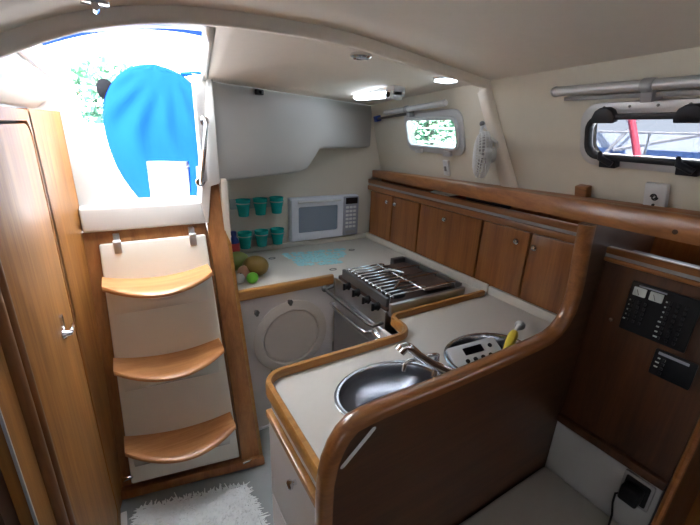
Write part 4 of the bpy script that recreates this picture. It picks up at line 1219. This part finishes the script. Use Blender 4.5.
# stern rail with outboard motor
pr = empty('stern_rail', (.0, 6.3, 1.16), 'pale stainless stern rail behind the blue wheel cover', 'rail')
f = bmn(); add_tube(f, [(-1.2, 6.0, 1.42), (-1.2, 6.05, 1.95), (-1.1, 6.2, 2.0), (.5, 6.3, 2.0), (2.1, 6.2, 2.0)], .016, 8); obj('top_rail', f, 'chrome', pr)
for x in (-.6, .5, 1.4):
    f = bmn(); add_tube(f, [(x, 6.27, .74), (x, 6.27, 2.0)], .014, 8); obj('stanchion', f, 'chrome', pr)
om = empty('outboard_motor', (.02, 6.15, 1.5), 'dark outboard motor clamped to the stern rail behind the blue cover', 'outboard motor')
f = bmn(); add_ball(f, (.0, 6.12, 1.98), (.10, .13, .13), 16, 10); obj('cowling', f, 'dull_black', om)
f = bmn(); add_box(f, (-.02, 6.08, 1.55), (.06, 6.18, 1.95)); obj('leg', f, 'steel_dark', om, bevel=.02)
f = bmn(); add_box(f, (-.04, 6.16, 1.86), (.08, 6.24, 1.98)); obj('clamp', f, 'steel_dark', om, bevel=.01)

# trees astern
def tree(x, y, h, r, n, label):
    rt = empty('tree', (x, y, -.4), label, 'tree', 'trees ashore')
    f = bmn(); add_tube(f, [(x, y, -.4), (x+.1, y, h*.5), (x-.1, y+.1, h*.9)], [.22, .15, .05], 8)
    for k in range(6):
        a = k*1.1; add_tube(f, [(x, y, h*.4+.12*k), (x+r*.6*math.cos(a), y+r*.6*math.sin(a), h*.55+.2*k)], [.07, .02], 6)
    obj('trunk', f, 'bark', rt)
    f = bmn()
    for k in range(n):
        a = random.uniform(0, 2*PI); b = random.uniform(-1, 1); q = random.random()**.4*r
        bump = 1+.25*math.sin(3*a)+.2*math.sin(5*b+a)
        c_ = Vector((x+q*bump*math.cos(a)*math.sqrt(1-b*b), y+q*bump*math.sin(a)*math.sqrt(1-b*b), h*.72+q*.75*b))
        u = Vector((random.gauss(0, 1), random.gauss(0, 1), random.gauss(0, 1))).normalized(); v = u.orthogonal().normalized(); s_ = random.uniform(.07, .15)
        vs = [bm_ for bm_ in (f.verts.new(c_-u*s_), f.verts.new(c_+v*s_*.5), f.verts.new(c_+u*s_), f.verts.new(c_-v*s_*.5))]
        f.faces.new(vs)
    obj('crown', f, 'leaf', rt)
tree(.10, 14., 3.2, 1.35, 2600, 'pale green tree behind the outboard motor, nearest the blue cover')

tree(9.0, 9.9, 2.9, 1.5, 1500, 'pale green tree seen through the small galley portlight')
# water and neighbouring yacht seen through the black sealed portlight
bm = bmn(); add_box(bm, (-60, -60, -.75), (60, 60, -.70)); w_ = struct('water', bm, 'water')
yt = empty('yacht', (6., 2.4, -.7), 'white neighbouring yacht seen through the black sealed portlight', 'boat')
bm = bmn(); rows = []
for i in range(13):
    t = i/12; y = -2.5+10*t; w = .9*math.sin(PI*min(1, .18+.75*t))+.25
    rows.append([(5.2+.3-.3*0+1.2-w, y, 1.12+.15*(1-t)), (5.2+1.5-w*.8, y, .3), (6.7, y, -.7), (6.7+w*.8, y, .3), (6.7+w, y, 1.12+.15*(1-t))])
V = grid_surface(bm, rows)
for a, b in zip(V, V[1:]): bm.faces.new((a[0], b[0], b[-1], a[-1]))
obj('hull', bm, 'hull', yt)
bm = bmn(); rows = []
for (y, zt_) in ((.3, 1.15), (.5, 1.55), (2.0, 1.72), (3.6, 1.72), (4.2, 1.62), (4.4, 1.15)):
    rows.append([(6.0, y, 1.1), (6.1, y, zt_), (7.2, y, zt_), (7.3, y, 1.1)])
V = grid_surface(bm, rows); bm.faces.new(V[0]); bm.faces.new(V[-1])
ca = obj('cabin', bm, 'hull', yt, angle=30)
for (y0, y1) in ((.75, 1.5), (1.65, 2.5), (2.65, 3.5)):
    bm = bmn(); plate(bm, rrect(y0, 1.30, y1, 1.52, .06), [], frame((6.06, 0, 0), (0, 1, 0), (0, 0, 1), (-1, 0, 0)), .02); obj('cabin_window', bm, 'boat_glass', ca)
bm = bmn()
for z in (1.45, 1.72): add_tube(bm, [(5.55, -2.2, z), (5.45, 2, z), (5.6, 6.5, z)], .014, 6)
obj('lifeline', bm, 'boat_rope', yt)
for y in (-1.6, -.4, .9, 2.2, 3.5, 4.8):
    bm = bmn(); add_tube(bm, [(5.5, y, 1.1), (5.5, y, 1.75)], .018, 6); obj('stanchion', bm, 'chrome', yt)
bm = bmn(); add_tube(bm, [(6.5, 1.6, 1.7), (6.5, 1.6, 9)], .08, 10); obj('mast', bm, 'hull', yt)
for (a, b) in (((5.9, 2.2, 1.2), (5.9, 3.0, 2.4)), ((5.9, 3.0, 1.2), (5.9, 2.2, 2.4)), ((5.6, 1.0, 1.9), (5.6, 2.6, 1.5))):
    bm = bmn(); add_tube(bm, [a, b], .022, 6); obj('strut', bm, 'boat_rope', yt)
bm = bmn(); add_tube(bm, [(4.2, 1.10, -.7), (4.2, 1.73, 1.476), (4.2, 1.854, 1.784), (4.2, 2.3, 3.0)], .030, 10)
obj('mooring_post', bm, 'redpole', label='slanting red post outside the black sealed portlight', cat='post')

# ------------------------------------------------------------------ light
w = bpy.data.worlds.new('sky'); SC.world = w; w.use_nodes = True
nt = w.node_tree; N, L = nt.nodes, nt.links
bg = N['Background']
tc = N.new('ShaderNodeTexCoord'); sx = N.new('ShaderNodeSeparateXYZ'); L.new(tc.outputs['Generated'], sx.inputs[0])
rp = N.new('ShaderNodeValToRGB'); L.new(sx.outputs['Z'], rp.inputs['Fac'])
rp.color_ramp.elements[0].position = 0; rp.color_ramp.elements[0].color = (.92, .96, 1, 1)
rp.color_ramp.elements[1].position = .7; rp.color_ramp.elements[1].color = (.62, .76, 1, 1)
L.new(rp.outputs['Color'], bg.inputs['Color'])
bg.inputs['Strength'].default_value = 3.6

def area(name, loc, direction, sx_, sy_, power, color=(1, 1, 1), portal=False):
    l = bpy.data.lights.new(name, 'AREA'); l.shape = 'RECTANGLE'; l.size = sx_; l.size_y = sy_; l.energy = power; l.color = color
    o = bpy.data.objects.new(name, l); COL.objects.link(o); o.location = loc
    o.rotation_euler = Vector(direction).to_track_quat('-Z', 'Y').to_euler()
    if portal: l.cycles.is_portal = True
    return o
area('portal_hatch', (.11, 1.5, 1.93), (0, -.05, -1), .55, .75, 1, portal=True)
area('portal_companionway', (.11, 1.85, 1.58), (0, -1, 0), .55, .70, 1, portal=True)

sun = bpy.data.lights.new('sun', 'SUN'); sun.energy = 30; sun.angle = .01; sun.color = (1, .96, .9)
so_ = bpy.data.objects.new('sun', sun); COL.objects.link(so_); so_.rotation_euler = Vector((.35, .5, -.79)).to_track_quat('-Z', 'Y').to_euler()
vs = SC.view_settings
SC.display_settings.display_device = 'sRGB'
vs.view_transform = 'Standard'; vs.look = 'None'; vs.exposure = 1.2; vs.gamma = 1.; vs.use_curve_mapping = False
SC.cycles.use_denoising = True
SC.cycles.max_bounces = 14; SC.cycles.diffuse_bounces = 8; SC.cycles.transparent_max_bounces = 12
SC.cycles.sample_clamp_indirect = 8
